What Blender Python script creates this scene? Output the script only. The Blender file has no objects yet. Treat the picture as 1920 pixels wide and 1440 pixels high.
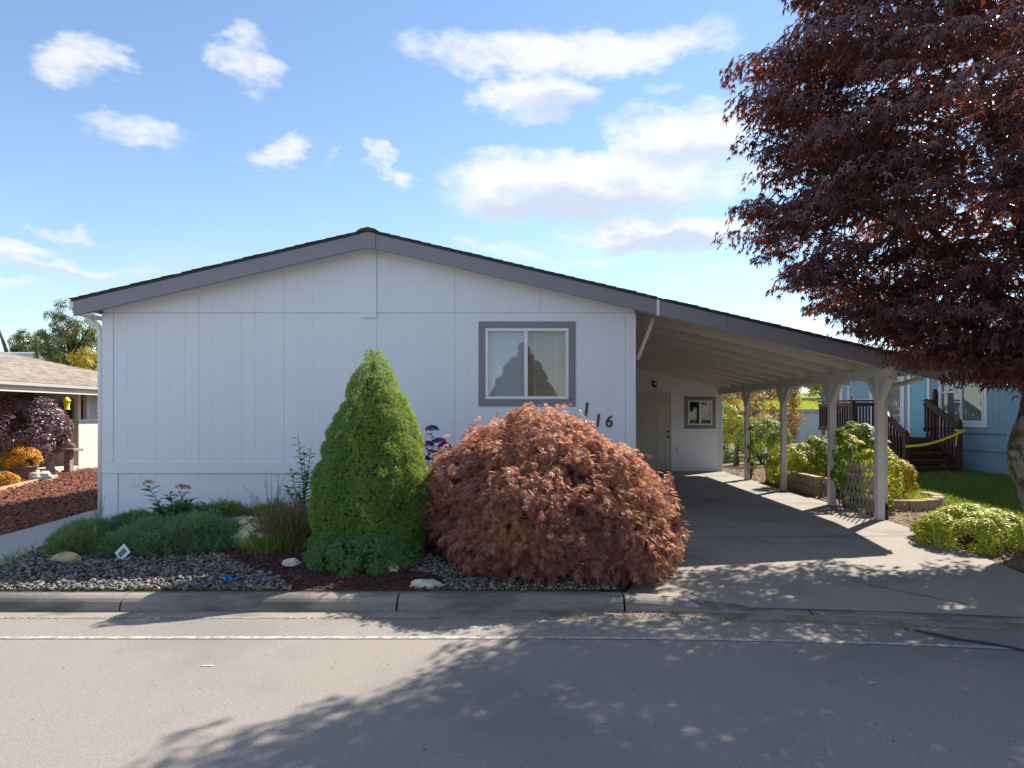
import bpy, math, numpy as np
from mathutils import Vector, Matrix
R = math.radians
scene = bpy.context.scene
COL = scene.collection
rng = np.random.default_rng(11)

# ------------------------------------------------------------------ camera
cam = bpy.data.cameras.new('camera'); camo = bpy.data.objects.new('camera', cam); COL.objects.link(camo)
camo.location = (0, 0, 1.5); camo.rotation_euler = (R(90), 0, 0)
cam.sensor_width = 36.0; cam.lens = 24.0
cam.shift_x = -40/1920; cam.shift_y = 58/1920
cam.clip_start = 0.05; cam.clip_end = 2000
scene.camera = camo
scene.render.resolution_x = 1024; scene.render.resolution_y = 768

# ------------------------------------------------------------------ exposure
vs = scene.view_settings
vs.view_transform = 'Standard'; vs.look = 'None'; vs.gamma = 1.0; vs.exposure = 1.05
scene.render.engine = 'CYCLES'
scene.cycles.max_bounces = 6; scene.cycles.diffuse_bounces = 4; scene.cycles.glossy_bounces = 3; scene.cycles.transmission_bounces = 6; scene.cycles.transparent_max_bounces = 8
scene.cycles.sample_clamp_indirect = 6.0
try: vs.use_curve_mapping = False
except Exception: pass

# ------------------------------------------------------------------ sun and sky
TO_SUN = Vector((0.74, 0.76, 1.0)).normalized()
SUN_EL = math.asin(TO_SUN.z); SUN_AZ = math.atan2(TO_SUN.x, TO_SUN.y)
sl = bpy.data.lights.new('sun', 'SUN'); sl.energy = 5.0; sl.angle = R(0.53); sl.color = (1.0, 0.90, 0.76)
so = bpy.data.objects.new('sun', sl); COL.objects.link(so)
so.rotation_euler = (-TO_SUN).to_track_quat('-Z', 'Y').to_euler(); so.location = (20, 25, 30)

world = bpy.data.worlds.new('World'); scene.world = world; world.use_nodes = True
wt = world.node_tree; wt.nodes.clear()
class NT:
    """tiny helper for node arithmetic"""
    def __init__(s, nt): s.nt = nt
    def n(s, t, **kw):
        o = s.nt.nodes.new(t)
        for k, v in kw.items(): setattr(o, k, v)
        return o
    def L(s, a, b): s.nt.links.new(a, b)
    def m(s, op, a, b=None, c=None, clamp=False):
        o = s.n('ShaderNodeMath', operation=op); o.use_clamp = clamp
        for i, v in enumerate((a, b, c)):
            if v is None: continue
            if isinstance(v, (int, float)): o.inputs[i].default_value = v
            else: s.L(v, o.inputs[i])
        return o.outputs[0]
    def mix(s, f, a, b, blend='MIX'):
        o = s.n('ShaderNodeMix', data_type='RGBA', blend_type=blend)
        for i, v in ((0, f), (6, a), (7, b)):
            if isinstance(v, (int, float)): o.inputs[i].default_value = v
            elif isinstance(v, tuple): o.inputs[i].default_value = (*v, 1) if len(v) == 3 else v
            else: s.L(v, o.inputs[i])
        return o.outputs[2]
    def ss(s, x, a, b):
        o = s.n('ShaderNodeMapRange', interpolation_type='SMOOTHSTEP')
        s.L(x, o.inputs[0]); o.inputs[1].default_value = a; o.inputs[2].default_value = b
        return o.outputs[0]
W = NT(wt)
sky = W.n('ShaderNodeTexSky', sky_type='NISHITA'); sky.sun_disc = False
sky.sun_elevation = SUN_EL; sky.sun_rotation = SUN_AZ
sky.air_density = 1.0; sky.dust_density = 0.0; sky.ozone_density = 2.0; sky.altitude = 50
geo = W.n('ShaderNodeTexCoord'); sep = W.n('ShaderNodeSeparateXYZ'); W.L(geo.outputs['Generated'], sep.inputs[0])
dx, dy, dz = sep.outputs
az0 = W.m('ARCTAN2', dx, dy); el0 = W.m('ARCSINE', dz)
comb = W.n('ShaderNodeCombineXYZ'); W.L(az0, comb.inputs[0]); W.L(W.m('MULTIPLY', el0, 2.0), comb.inputs[1])
def wnoise(scale, detail, rough=0.55, off=0.0, vec=None):
    o = W.n('ShaderNodeTexNoise', noise_dimensions='2D'); o.inputs['Scale'].default_value = scale; o.inputs['Detail'].default_value = detail
    o.inputs['Roughness'].default_value = rough
    if off:
        mp = W.n('ShaderNodeVectorMath', operation='ADD'); mp.inputs[1].default_value = (off, off*1.7, 0)
        W.L(comb.outputs[0], mp.inputs[0]); W.L(mp.outputs[0], o.inputs['Vector'])
    else: W.L(comb.outputs[0], o.inputs['Vector'])
    return o
nz1 = wnoise(7, 4, .6); nz2 = wnoise(15, 10, 0.68, 3.1); nz3 = wnoise(3.2, 2, 0.5, 7.7)
wa = W.n('ShaderNodeVectorMath', operation='MULTIPLY_ADD')       # domain warp
W.L(nz1.outputs['Color'], wa.inputs[0]); wa.inputs[1].default_value = (.17, .08, 0)
cb2 = W.n('ShaderNodeCombineXYZ'); W.L(W.m('SUBTRACT', az0, .085), cb2.inputs[0]); W.L(W.m('SUBTRACT', el0, .04), cb2.inputs[1]); W.L(cb2.outputs[0], wa.inputs[2])
AE = wa.outputs[0]
CLOUDS = [(165,112,85,44,1),(470,118,62,54,1),(250,250,120,20,.8),(530,295,52,24,1),(720,302,36,25,1),(632,303,24,14,.5),
 (1060,92,300,36,1.3),(880,110,110,30,.9),(1020,180,130,38,1.4),(1090,350,270,60,1.7),(1000,368,150,44,1.5),(1240,440,210,32,1.5),
 (1300,262,160,52,1.4),(1190,250,50,40,.8),(35,463,42,15,.9),(130,497,190,19,.8),(120,428,55,16,.7),(0,414,26,12,.8),
 (1236,166,30,18,.6),(960,466,95,12,.6),(1085,487,70,12,.7),(1330,515,180,14,.5),(40,540,120,14,.6),(1400,340,160,30,.9),(1700,200,160,60,.9),(1750,420,200,45,.9)]
def blob(cx, cy, rx, ry, st, acc):
    sx = (cx-1000)/1280; sy = (778-cy)/1280          # slope right of / above the view axis -> azimuth, elevation
    a = math.atan(sx); e = math.atan2(sy, math.hypot(1, sx))
    ra = rx/1280*math.cos(a)**2*1.2; re = ry/1280*math.cos(a)*1.3
    q = W.n('ShaderNodeVectorMath', operation='MULTIPLY_ADD'); W.L(AE, q.inputs[0])
    q.inputs[1].default_value = (1/ra, 1/re, 0); q.inputs[2].default_value = (-a/ra, -e/re, 0)
    d = W.n('ShaderNodeVectorMath', operation='DOT_PRODUCT'); W.L(q.outputs[0], d.inputs[0]); W.L(q.outputs[0], d.inputs[1])
    w = W.m('MULTIPLY_ADD', d.outputs['Value'], -st, st)
    return W.m('MAXIMUM', w, 0.0 if acc is None else acc)
fld = None; gry = None
for c in CLOUDS: fld = blob(*c, fld)
for c in ((1090, 392, 260, 40, 1), (1250, 458, 190, 20, 1), (1060, 205, 140, 20, .7), (130, 506, 170, 14, .7), (1300, 300, 140, 24, .6)): gry = blob(*c, gry)
# the rest of the sky carries scattered fair-weather clouds, unseen, their cover raised to brighten the wall
out = W.m('MAXIMUM', W.ss(W.m('ABSOLUTE', az0), 0.62, 0.85), W.ss(el0, 0.50, 0.70))
wild = W.m('MULTIPLY', W.m('MULTIPLY', W.m('SUBTRACT', nz3.outputs[0], 0.44, clamp=True), 4.5), out)
fld = W.m('MAXIMUM', fld, wild)
den = W.m('ADD', fld, W.m('MULTIPLY', W.m('SUBTRACT', nz2.outputs[0], 0.54), 1.75))
den = W.m('MULTIPLY', W.ss(den, -0.05, 1.3), W.ss(fld, 0.0, 0.6))
hz_ = W.m('MULTIPLY', W.m('MULTIPLY', W.ss(el0, 0.42, 0.02), 0.55), W.ss(wnoise(2.6, 5, .6, 11.3).outputs[0], 0.30, 0.75))      # thin high haze
shade = W.ss(W.m('ADD', gry, W.m('MULTIPLY', W.m('SUBTRACT', nz2.outputs[0], 0.5), 0.7)), 0.0, 0.9)
ccol = W.mix(shade, (5.0, 5.0, 5.0), (3.3, 3.7, 4.4))
skyc = W.mix(W.m('MULTIPLY', den, 0.93), W.mix(hz_, sky.outputs[0], (3.6, 4.2, 4.8)), ccol)
bg = W.n('ShaderNodeBackground'); bg.inputs[1].default_value = 0.10
W.L(skyc, bg.inputs[0])
world.cycles.sampling_method = 'MANUAL'; world.cycles.sample_map_resolution = 512
wo = W.n('ShaderNodeOutputWorld'); W.L(bg.outputs[0], wo.inputs[0])

# ------------------------------------------------------------------ materials
MATS = {}
def mat(name, col, rough=0.8, var=0.12, scale=4.0, bump=0.0, bscale=80.0, spec=0.3, col2=None, c2scale=1.5, c2lo=.45, c2hi=.65,
        stretch=(1, 1, 1), speck=None, island=0.0, metallic=0.0, fine=0.0, mid=None, pits=None):
    m = bpy.data.materials.new(name); m.use_nodes = True; t = NT(m.node_tree); t.nt.nodes.clear()
    out = t.n('ShaderNodeOutputMaterial'); b = t.n('ShaderNodeBsdfPrincipled'); t.L(b.outputs[0], out.inputs[0])
    g = t.n('ShaderNodeNewGeometry')
    mp = t.n('ShaderNodeMapping'); mp.inputs['Scale'].default_value = stretch; t.L(g.outputs['Position'], mp.inputs[0])
    def noise(s, d=5, r=.6):
        o = t.n('ShaderNodeTexNoise'); o.inputs['Scale'].default_value = s; o.inputs['Detail'].default_value = d
        o.inputs['Roughness'].default_value = r; t.L(mp.outputs[0], o.inputs['Vector']); return o.outputs[0]
    c = (*col, 1)
    if col2 is not None:
        c = t.mix(t.ss(noise(c2scale, 6), c2lo, c2hi), col, col2)
    f = t.m('ADD', 1-var, t.m('MULTIPLY', noise(scale), 2*var))
    if fine: f = t.m('MULTIPLY', f, t.m('ADD', 1-fine, t.m('MULTIPLY', noise(140, 2, .7), 2*fine)))
    if mid: f = t.m('MULTIPLY', f, t.m('ADD', 1-mid[1], t.m('MULTIPLY', noise(mid[0], 3, .65), 2*mid[1])))
    if pits:   # scattered dark or pale grains: (scale, radius, strength)
        vo = t.n('ShaderNodeTexVoronoi'); vo.inputs['Scale'].default_value = pits[0]; t.L(mp.outputs[0], vo.inputs['Vector'])
        sc_ = t.n('ShaderNodeSeparateColor'); t.L(vo.outputs['Color'], sc_.inputs[0])
        hit = t.m('MULTIPLY', t.m('LESS_THAN', vo.outputs['Distance'], pits[1]), t.m('GREATER_THAN', sc_.outputs[0], pits[3]))
        f = t.m('MULTIPLY', f, t.m('SUBTRACT', 1.0, t.m('MULTIPLY', hit, pits[2])))
    if island: f = t.m('MULTIPLY', f, t.m('ADD', 1-island, t.m('MULTIPLY', g.outputs['Random Per Island'], 2*island)))
    if speck:   # (scale, threshold, strength)
        sp = t.ss(noise(speck[0], 2, .5), speck[1], speck[1]+.06)
        f = t.m('MULTIPLY', f, t.m('SUBTRACT', 1.0, t.m('MULTIPLY', sp, speck[2])))
    cc = t.n('ShaderNodeCombineColor')
    for i in range(3): t.L(f, cc.inputs[i])
    t.L(t.mix(1.0, c, cc.outputs[0], 'MULTIPLY'), b.inputs['Base Color'])
    b.inputs['Roughness'].default_value = rough; b.inputs['Specular IOR Level'].default_value = spec
    b.inputs['Metallic'].default_value = metallic
    if bump:
        bp = t.n('ShaderNodeBump'); bp.inputs['Strength'].default_value = bump; bp.inputs['Distance'].default_value = 0.01
        t.L(noise(bscale, 4), bp.inputs['Height']); t.L(bp.outputs[0], b.inputs['Normal'])
    MATS[name] = m; return m
def fol(name, a, b2, tr, trans=0.35, rough=0.5, c3=None, c3scale=2.0, c3lo=.5, c3hi=.65, spec=0.35):
    """leaf material: colour differs from leaf to leaf, light passes through"""
    m = bpy.data.materials.new(name); m.use_nodes = True; t = NT(m.node_tree); t.nt.nodes.clear()
    out = t.n('ShaderNodeOutputMaterial'); p = t.n('ShaderNodeBsdfPrincipled'); tl = t.n('ShaderNodeBsdfTranslucent')
    g = t.n('ShaderNodeNewGeometry')
    c = t.mix(g.outputs['Random Per Island'], a, b2); c_t = t.mix(g.outputs['Random Per Island'], tuple(x*.75 for x in tr), tr)
    if c3 is not None:
        nz = t.n('ShaderNodeTexNoise'); nz.inputs['Scale'].default_value = c3scale; nz.inputs['Detail'].default_value = 3
        t.L(g.outputs['Position'], nz.inputs['Vector']); f = t.ss(nz.outputs[0], c3lo, c3hi)
        c = t.mix(f, c, c3); c_t = t.mix(f, c_t, tuple(min(1, x*2.2) for x in c3))
    t.L(c, p.inputs['Base Color']); p.inputs['Roughness'].default_value = rough; p.inputs['Specular IOR Level'].default_value = spec
    t.L(c_t, tl.inputs[0])
    mx = t.n('ShaderNodeMixShader'); mx.inputs[0].default_value = trans
    t.L(p.outputs[0], mx.inputs[1]); t.L(tl.outputs[0], mx.inputs[2]); t.L(mx.outputs[0], out.inputs[0])
    MATS[name] = m; return m
def glass(name, tint=(.9, .95, .95), refl=0.25):
    m = bpy.data.materials.new(name); m.use_nodes = True; t = NT(m.node_tree); t.nt.nodes.clear()
    out = t.n('ShaderNodeOutputMaterial'); gl = t.n('ShaderNodeBsdfGlossy'); gl.inputs['Roughness'].default_value = 0.0
    tr = t.n('ShaderNodeBsdfTransparent'); tr.inputs[0].default_value = (*tint, 1)
    mx = t.n('ShaderNodeMixShader'); mx.inputs[0].default_value = refl
    t.L(tr.outputs[0], mx.inputs[1]); t.L(gl.outputs[0], mx.inputs[2]); t.L(mx.outputs[0], out.inputs[0]); return m

M_wall = mat('siding_paint', (.78, .81, .905), .65, .085, 1.0, .15, 240, stretch=(1, 1, .08), fine=.05)
M_trim = mat('trim_paint', (.255, .245, .29), .6, .08, 3, .15, 120)
M_carport = mat('carport_paint', (.60, .565, .56), .7, .09, 3, .2, 90)
M_white = mat('white_vinyl', (.78, .79, .80), .35, .04)
M_shingle = mat('charcoal_shingle', (.06, .06, .065), .9, .35, 9, .5, 120)
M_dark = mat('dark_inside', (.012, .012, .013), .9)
M_rafter = mat('lightened_rafter_paint', (.66, .625, .61), .7, .12, 3, .2, 60, stretch=(.3, 1, 1))  # carport paint made lighter to brighten the shaded ceiling
M_metalblack = mat('black_metal', (.012, .012, .013), .35, spec=.5)
M_asphalt = mat('old_asphalt', (.255, .235, .22), .85, .10, .7, .5, 190, col2=(.20, .19, .185), c2scale=.45, fine=.55, mid=(55, .30), pits=(11, .10, .6, .84))
M_conc = mat('old_concrete', (.30, .275, .245), .85, .13, 1.2, .45, 160, col2=(.20, .19, .175), c2scale=1.1, c2lo=.48, c2hi=.7, speck=(60, .68, .35), fine=.45, mid=(30, .25))
M_kerb = mat('kerb_concrete', (.27, .245, .22), .85, .2, 3, 1.0, 110, col2=(.13, .125, .12), c2scale=2.6, c2lo=.42, c2hi=.62, stretch=(.5, 1, 2.2), fine=.4, mid=(45, .22))
M_gutter = mat('gutter_concrete', (.27, .25, .225), .85, .15, 3, .8, 120, col2=(.15, .14, .13), c2scale=2.5, fine=.35, mid=(40, .2))
M_walk = mat('walk_concrete', (.36, .345, .33), .85, .09, 1.4, .3, 140, fine=.12)
M_paint = mat('road_paint', (.44, .425, .40), .8, .12, 8, .3, 150, col2=(.255, .24, .225), c2scale=26, c2lo=.42, c2hi=.58, fine=.2)
M_soil = mat('soil', (.085, .062, .045), .95, .3, 6, .9, 60)
M_earth = mat('earth_and_grass', (.10, .095, .05), .95, .3, .6, .6, 30, col2=(.07, .10, .03), c2scale=.4)
M_lawn = mat('lawn_sheet', (.06, .095, .022), .95, .25, 3, .6, 60)
# ------------------------------------------------------------------ mesh helpers
class MB:
    def __init__(s): s.v = []; s.f = []
    def add(s, vs, fs):
        k = len(s.v); s.v += [tuple(p) for p in vs]; s.f += [tuple(i+k for i in f) for f in fs]; return s
    def hexa(s, p):
        return s.add(p, [(0, 3, 2, 1), (4, 5, 6, 7), (0, 1, 5, 4), (1, 2, 6, 5), (2, 3, 7, 6), (3, 0, 4, 7)])
    def box(s, x0, x1, y0, y1, z0, z1):
        return s.hexa([(x0, y0, z0), (x1, y0, z0), (x1, y1, z0), (x0, y1, z0), (x0, y0, z1), (x1, y0, z1), (x1, y1, z1), (x0, y1, z1)])
    def bar(s, p, q, w, h, up=(0, 0, 1)):
        p = Vector(p); q = Vector(q); d = (q-p).normalized(); u = Vector(up)
        sd = d.cross(u).normalized(); u = sd.cross(d).normalized(); a = sd*(w/2); b = u*(h/2)
        return s.hexa([p-a-b, p+a-b, q+a-b, q-a-b, p-a+b, p+a+b, q+a+b, q-a+b])
    def prism(s, poly, fmap, d0, d1):
        """polygon (u,v) extruded from depth d0 to d1; fmap(u,v,d) -> xyz"""
        n = len(poly)
        vs = [fmap(u, v, d0) for u, v in poly]+[fmap(u, v, d1) for u, v in poly]
        fs = [tuple(range(n)), tuple(range(2*n-1, n-1, -1))]+[(i, i+n, (i+1) % n+n, (i+1) % n) for i in range(n)]
        return s.add(vs, fs)
    def tube(s, pts, rad, n=8, cap=True):
        pts = [Vector(p) for p in pts]; k = len(pts); rings = []
        if not hasattr(rad, '__len__'): rad = [rad]*k
        u = None; vs = []
        for i in range(k):
            t = (pts[min(i+1, k-1)]-pts[max(i-1, 0)]).normalized()
            if u is None: u = t.orthogonal().normalized()
            u = (u-t*u.dot(t)).normalized(); w = t.cross(u)
            for j in range(n):
                a = 2*math.pi*j/n; vs.append(pts[i]+(u*math.cos(a)+w*math.sin(a))*rad[i])
        fs = [(i*n+j, i*n+(j+1) % n, (i+1)*n+(j+1) % n, (i+1)*n+j) for i in range(k-1) for j in range(n)]
        if cap: fs += [tuple(range(n-1, -1, -1)), tuple((k-1)*n+j for j in range(n))]
        return s.add(vs, fs)
    def lathe(s, prof, c, n=16, sx=1, sy=1):
        vs = []; k = len(prof)
        for r, z in prof:
            for j in range(n):
                a = 2*math.pi*j/n; vs.append((c[0]+r*math.cos(a)*sx, c[1]+r*math.sin(a)*sy, c[2]+z))
        fs = [(i*n+j, i*n+(j+1) % n, (i+1)*n+(j+1) % n, (i+1)*n+j) for i in range(k-1) for j in range(n)]
        fs += [tuple(range(n-1, -1, -1)), tuple((k-1)*n+j for j in range(n))]
        return s.add(vs, fs)
    def build(s, name, m, parent=None, smooth=False, bevel=0.0, kind=None):
        me = bpy.data.meshes.new(name); me.from_pydata([tuple(p) for p in s.v], [], s.f); me.update()
        return link(name, me, m, parent, smooth, bevel, kind)
def link(name, me, m, parent=None, smooth=False, bevel=0.0, kind=None):
    if m is not None and len(me.materials) == 0: me.materials.append(m)
    o = bpy.data.objects.new(name, me); COL.objects.link(o)
    if smooth:
        me.polygons.foreach_set('use_smooth', np.ones(len(me.polygons), dtype=bool))
    if bevel:
        b = o.modifiers.new('bevel', 'BEVEL'); b.width = bevel; b.segments = 2; b.limit_method = 'ANGLE'
    if parent is not None: adopt(o, parent)
    if kind: o['kind'] = kind
    return o
WLOC = {}
def adopt(o, parent):
    o.parent = parent
    o.matrix_parent_inverse = Matrix.Translation(-WLOC.get(parent.name, Vector((0, 0, 0))))
def thing(name, label, cat, loc, group=None):
    o = bpy.data.objects.new(name, None); COL.objects.link(o); o.location = loc; o.empty_display_size = .2
    WLOC[o.name] = Vector(loc); o['label'] = label; o['category'] = cat
    if group: o['group'] = group
    return o
def tag(o, label, cat, group=None):
    o['label'] = label; o['category'] = cat
    if group: o['group'] = group
    return o
def struct(o, label=None):
    o['kind'] = 'structure'
    if label: o['label'] = label
    return o
def sstep(a, b, x):
    t = np.clip((np.asarray(x, float)-a)/(b-a), 0, 1); return t*t*(3-2*t)
def npmesh(name, V, F):
    """V (n,3) array, F (m,3) or (m,4) int array"""
    me = bpy.data.meshes.new(name); V = np.asarray(V, np.float32); F = np.asarray(F, np.int32); k = F.shape[1]
    me.vertices.add(len(V)); me.vertices.foreach_set('co', V.ravel())
    me.loops.add(F.size); me.loops.foreach_set('vertex_index', F.ravel())
    me.polygons.add(len(F)); me.polygons.foreach_set('loop_start', np.arange(0, F.size, k, dtype=np.int32))
    me.polygons.foreach_set('loop_total', np.full(len(F), k, np.int32))
    me.update(calc_edges=True); me.validate(); return me
def grid_mesh(name, xs, ys, zf):
    X, Y = np.meshgrid(xs, ys); Z = zf(X, Y); nx = len(xs); ny = len(ys)
    V = np.stack([X, Y, Z], -1).reshape(-1, 3)
    i = np.arange((ny-1)*(nx-1)); r = i//(nx-1); c = i % (nx-1); a = r*nx+c
    return npmesh(name, V, np.stack([a, a+1, a+nx+1, a+nx], -1))
def unit(a): return a/np.maximum(np.linalg.norm(a, axis=-1, keepdims=True), 1e-9)
def scatter(name, pos, nrm, tan, scale, tmpl, m, parent=None, kind='stuff', width=None):
    """stamp the template (verts, tris) at every pos with local z=nrm, local y~tan"""
    TV, TF = tmpl; TV = np.asarray(TV, np.float32); TF = np.asarray(TF, np.int32)
    z = unit(nrm); y = unit(tan-z*np.sum(tan*z, -1, keepdims=True)); x = np.cross(y, z)
    s = np.asarray(scale, np.float32).reshape(-1, 1, 1)
    wd = 1.0 if width is None else np.asarray(width).reshape(-1, 1, 1)
    V = pos[:, None, :]+s*(TV[None, :, 0:1]*wd*x[:, None, :]+TV[None, :, 1:2]*y[:, None, :]+TV[None, :, 2:3]*z[:, None, :])
    n = len(pos); k = len(TV)
    F = (TF[None, :, :]+(np.arange(n)*k)[:, None, None]).reshape(-1, 3)
    return link(name, npmesh(name, V.reshape(-1, 3), F), m, parent, kind=kind)
def jitter_tmpl(tmpl, amt, n, seed=5):
    g = np.random.default_rng(seed); T = np.asarray(tmpl[0], float); return [(T*(1+amt*g.normal(size=(len(T), 1)))*g.uniform(.8, 1.2, 3), tmpl[1]) for _ in range(n)]
def scatter_multi(name, pos, nrm, tan, scale, tmpls, m, parent=None, kind='stuff', width=None):
    """like scatter, with several template shapes mixed in one mesh"""
    VV, FF, k0 = [], [], 0; n = len(pos); which = rng.integers(0, len(tmpls), n)
    for i, (T, F) in enumerate(tmpls):
        k = which == i
        if not k.any(): continue
        o = scatter('tmp', pos[k], nrm[k], tan[k], np.asarray(scale)[k], (T, F), None, None, None, None if width is None else width[k])
        me = o.data; V = np.empty(len(me.vertices)*3, np.float32); me.vertices.foreach_get('co', V); L = np.empty(len(me.loops), np.int32); me.loops.foreach_get('vertex_index', L)
        VV.append(V.reshape(-1, 3)); FF.append(L.reshape(-1, 3)+k0); k0 += len(me.vertices); bpy.data.objects.remove(o); bpy.data.meshes.remove(me)
    return link(name, npmesh(name, np.concatenate(VV), np.concatenate(FF)), m, parent, kind=kind)
def rdir(n):
    a = rng.normal(size=(n, 3)); return unit(a)

# leaf templates
def t_palmate(lobes=5, spread=230, inner=.34, droop=.18):
    v = [(0, 0, 0)]; f = []
    angs = np.radians(np.linspace(-spread/2, spread/2, lobes)); ln = [.62, .85, 1.0, .85, .62] if lobes == 5 else [.5, .78, .95, 1.05, .95, .78, .5]
    for i, a in enumerate(angs):
        L = ln[i]; v.append((math.sin(a)*L, math.cos(a)*L+.1, -droop*L*L))
        if i < lobes-1:
            b = (a+angs[i+1])/2; v.append((math.sin(b)*inner, math.cos(b)*inner+.1, .02))
    for i in range(1, len(v)-1): f.append((0, i+1, i))
    return v, f
def t_leaf(w=.32, fold=.08):
    return [(0, 0, 0), (w, .45, fold), (0, 1, -.06), (-w, .45, fold), (0, .5, 0)], [(0, 1, 4), (1, 2, 4), (2, 3, 4), (3, 0, 4)]
def t_small(w=.35):
    return [(0, 0, 0), (w, .5, .06), (0, 1, 0), (-w, .5, .06)], [(0, 1, 2), (0, 2, 3)]
def t_thread(n=7, spread=170, w=.055):
    v = []; f = []
    for i, a in enumerate(np.radians(np.linspace(-spread/2, spread/2, n))):
        L = 1-.45*abs(i-(n-1)/2)/((n-1)/2); s, c = math.sin(a), math.cos(a); k = len(v)
        v += [(0, 0, 0), (s*L*.5+c*w, c*L*.5-s*w, -.06*L), (s*L, c*L, -.28*L*L), (s*L*.5-c*w, c*L*.5+s*w, -.06*L)]
        f += [(k, k+1, k+2), (k, k+2, k+3)]
    return v, f
def t_tuft(n=6, w=.10, up=.55):
    v = []; f = []
    for i in range(n):
        a = 2*math.pi*i/n+.3*(i % 2); s, c = math.sin(a), math.cos(a); r = 1-.25*(i % 2); k = len(v)
        v += [(-c*w, s*w, 0), (c*w, -s*w, 0), (s*r, c*r, up*(1+.5*(i % 2)))]; f.append((k, k+1, k+2))
    return v, f
def t_sprig(n=7, w=.09):
    v = [(-.04, 0, 0), (.04, 0, 0), (0, 1, .05)]; f = [(0, 1, 2)]
    for i in range(n):
        y = .15+.75*i/n; sd = 1 if i % 2 else -1; k = len(v); zz = .12*(((i*7) % 3)-1)
        v += [(0, y-w*.5, 0), (0, y+w*.5, 0), (sd*(.30-.12*i/n), y+.26, zz)]; f.append((k, k+1, k+2))
    return v, f
def t_blade(w=.06):
    return [(-w, 0, 0), (w, 0, 0), (w*.6, .55, .06), (-w*.6, .55, .06), (0, 1, .25)], [(0, 1, 2), (0, 2, 3), (3, 2, 4)]
def t_stone():
    p = (1+5**.5)/2
    v = unit(np.array([(-1, p, 0), (1, p, 0), (-1, -p, 0), (1, -p, 0), (0, -1, p), (0, 1, p), (0, -1, -p), (0, 1, -p), (p, 0, -1), (p, 0, 1), (-p, 0, -1), (-p, 0, 1)], float))
    f = [(0, 11, 5), (0, 5, 1), (0, 1, 7), (0, 7, 10), (0, 10, 11), (1, 5, 9), (5, 11, 4), (11, 10, 2), (10, 7, 6), (7, 1, 8), (3, 9, 4), (3, 4, 2), (3, 2, 6), (3, 6, 8), (3, 8, 9), (4, 9, 5), (2, 4, 11), (6, 2, 10), (8, 6, 7), (9, 8, 1)]
    return v, f
def t_chip():
    return [(-.5, -.8, -.2), (.55, -.7, -.15), (.45, .8, -.2), (-.5, .7, -.1), (-.25, -.3, .3), (.3, .25, .35)], \
        [(0, 1, 4), (1, 5, 4), (1, 2, 5), (2, 3, 5), (3, 4, 5), (3, 0, 4)]

# ------------------------------------------------------------------ terrain
def edge(x):
    x = np.asarray(x, float); return np.where(x > 0, -0.022*np.minimum(x, 6)**2-0.26*np.maximum(x-6, 0), 0)
KZ = -.10; RDZ = -.22                  # kerb top and road level; the yard falls gently to the street
def drive_z(x, y):
    e = edge(x); return np.interp(np.asarray(y)-e, [5.9, 6.2, 9.7], [-.21, -.205, .0])+.012
def yard(x, y):
    x = np.asarray(x, float); w = np.maximum(sstep(5.2, 7.2, x), 1-sstep(.72, 1.0, x))
    return KZ*(1-sstep(6.1, 8.6, y))*w+(1-w)*np.minimum(drive_z(x, y)-.014, 0)
def terrain(x, y):
    x = np.asarray(x, float); y = np.asarray(y, float); e = edge(x)
    z = np.zeros(np.broadcast(x, y).shape)+yard(x, y)
    z = z+.20*sstep(5.6, 9.5, x)*sstep(9, 14, y)
    z = z+.07*sstep(-6.0, -4.6, x)*sstep(1.2, 0.4, x)*sstep(6.4, 7.8, y)*sstep(10.2, 9.4, y)
    z = z+.012*np.sin(x*3.1+y*1.7)*np.sin(y*2.3-x*.8)*sstep(6.3, 7.0, y)*(1-sstep(1.0, 1.3, x)*sstep(5.2, 4.9, x))
    # hill behind
    z = z+1.55*sstep(33.5, 34.0, y)*sstep(2, 6, x)*sstep(44, 40, x)+np.where((y > 34) & (x > 2), .085*(np.minimum(y, 50)-34), 0)*sstep(2, 6, x)
    inside = (x > .75) & (x < 5.0) & (y < 18.3)
    z = np.where(inside & (y > 5.5), np.minimum(z, drive_z(x, y)-.05), z)
    z = np.where(y-e < 6.09, -.36, z)
    z = np.where(y < -3.6, -.15, z)
    return z
xs = np.unique(np.concatenate([np.linspace(-300, -30, 16), np.linspace(-30, -8, 23), np.arange(-8, 8.01, .2), np.linspace(8, 40, 33), np.linspace(40, 300, 16)]))
ys = np.unique(np.concatenate([np.linspace(-200, -4, 12), [-3.61, -3.59], np.linspace(-3, 4.4, 5), np.arange(4.6, 19, .13), np.linspace(19, 33, 15), [33.5, 33.6, 33.75, 33.9, 34.0], np.linspace(35, 60, 14), np.linspace(70, 500, 10)]))
struct(link('ground', grid_mesh('ground', xs, ys, terrain), M_earth, smooth=True))

xr = np.concatenate([np.linspace(-120, -10, 12), np.arange(-9, 9.01, .25), np.linspace(10, 120, 12)])
def strip(name, xr, y0f, y1f, z0, z1, m, parent=None, ny=2):
    V = []; n = len(xr)
    for k in range(ny):
        t = k/(ny-1); V.append(np.stack([xr, y0f(xr)*(1-t)+y1f(xr)*t, np.full(n, z0*(1-t)+z1*t)], -1))
    V = np.concatenate(V); i = np.arange((ny-1)*(n-1)); r = i//(n-1); c = i % (n-1); a = r*n+c
    return link(name, npmesh(name, V, np.stack([a, a+1, a+n+1, a+n], -1)), m, parent)
road = struct(strip('road', xr, lambda x: 0*x-3.3, lambda x: 5.78+edge(x), RDZ, RDZ, M_asphalt))
struct(strip('gutter', xr, lambda x: 5.772+edge(x), lambda x: 5.99+edge(x), RDZ+.004, RDZ-.002, M_gutter))
struct(strip('gutter', xr, lambda x: 0*x-3.6, lambda x: 0*x-3.29, RDZ+.01, RDZ+.004, M_gutter))
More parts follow.
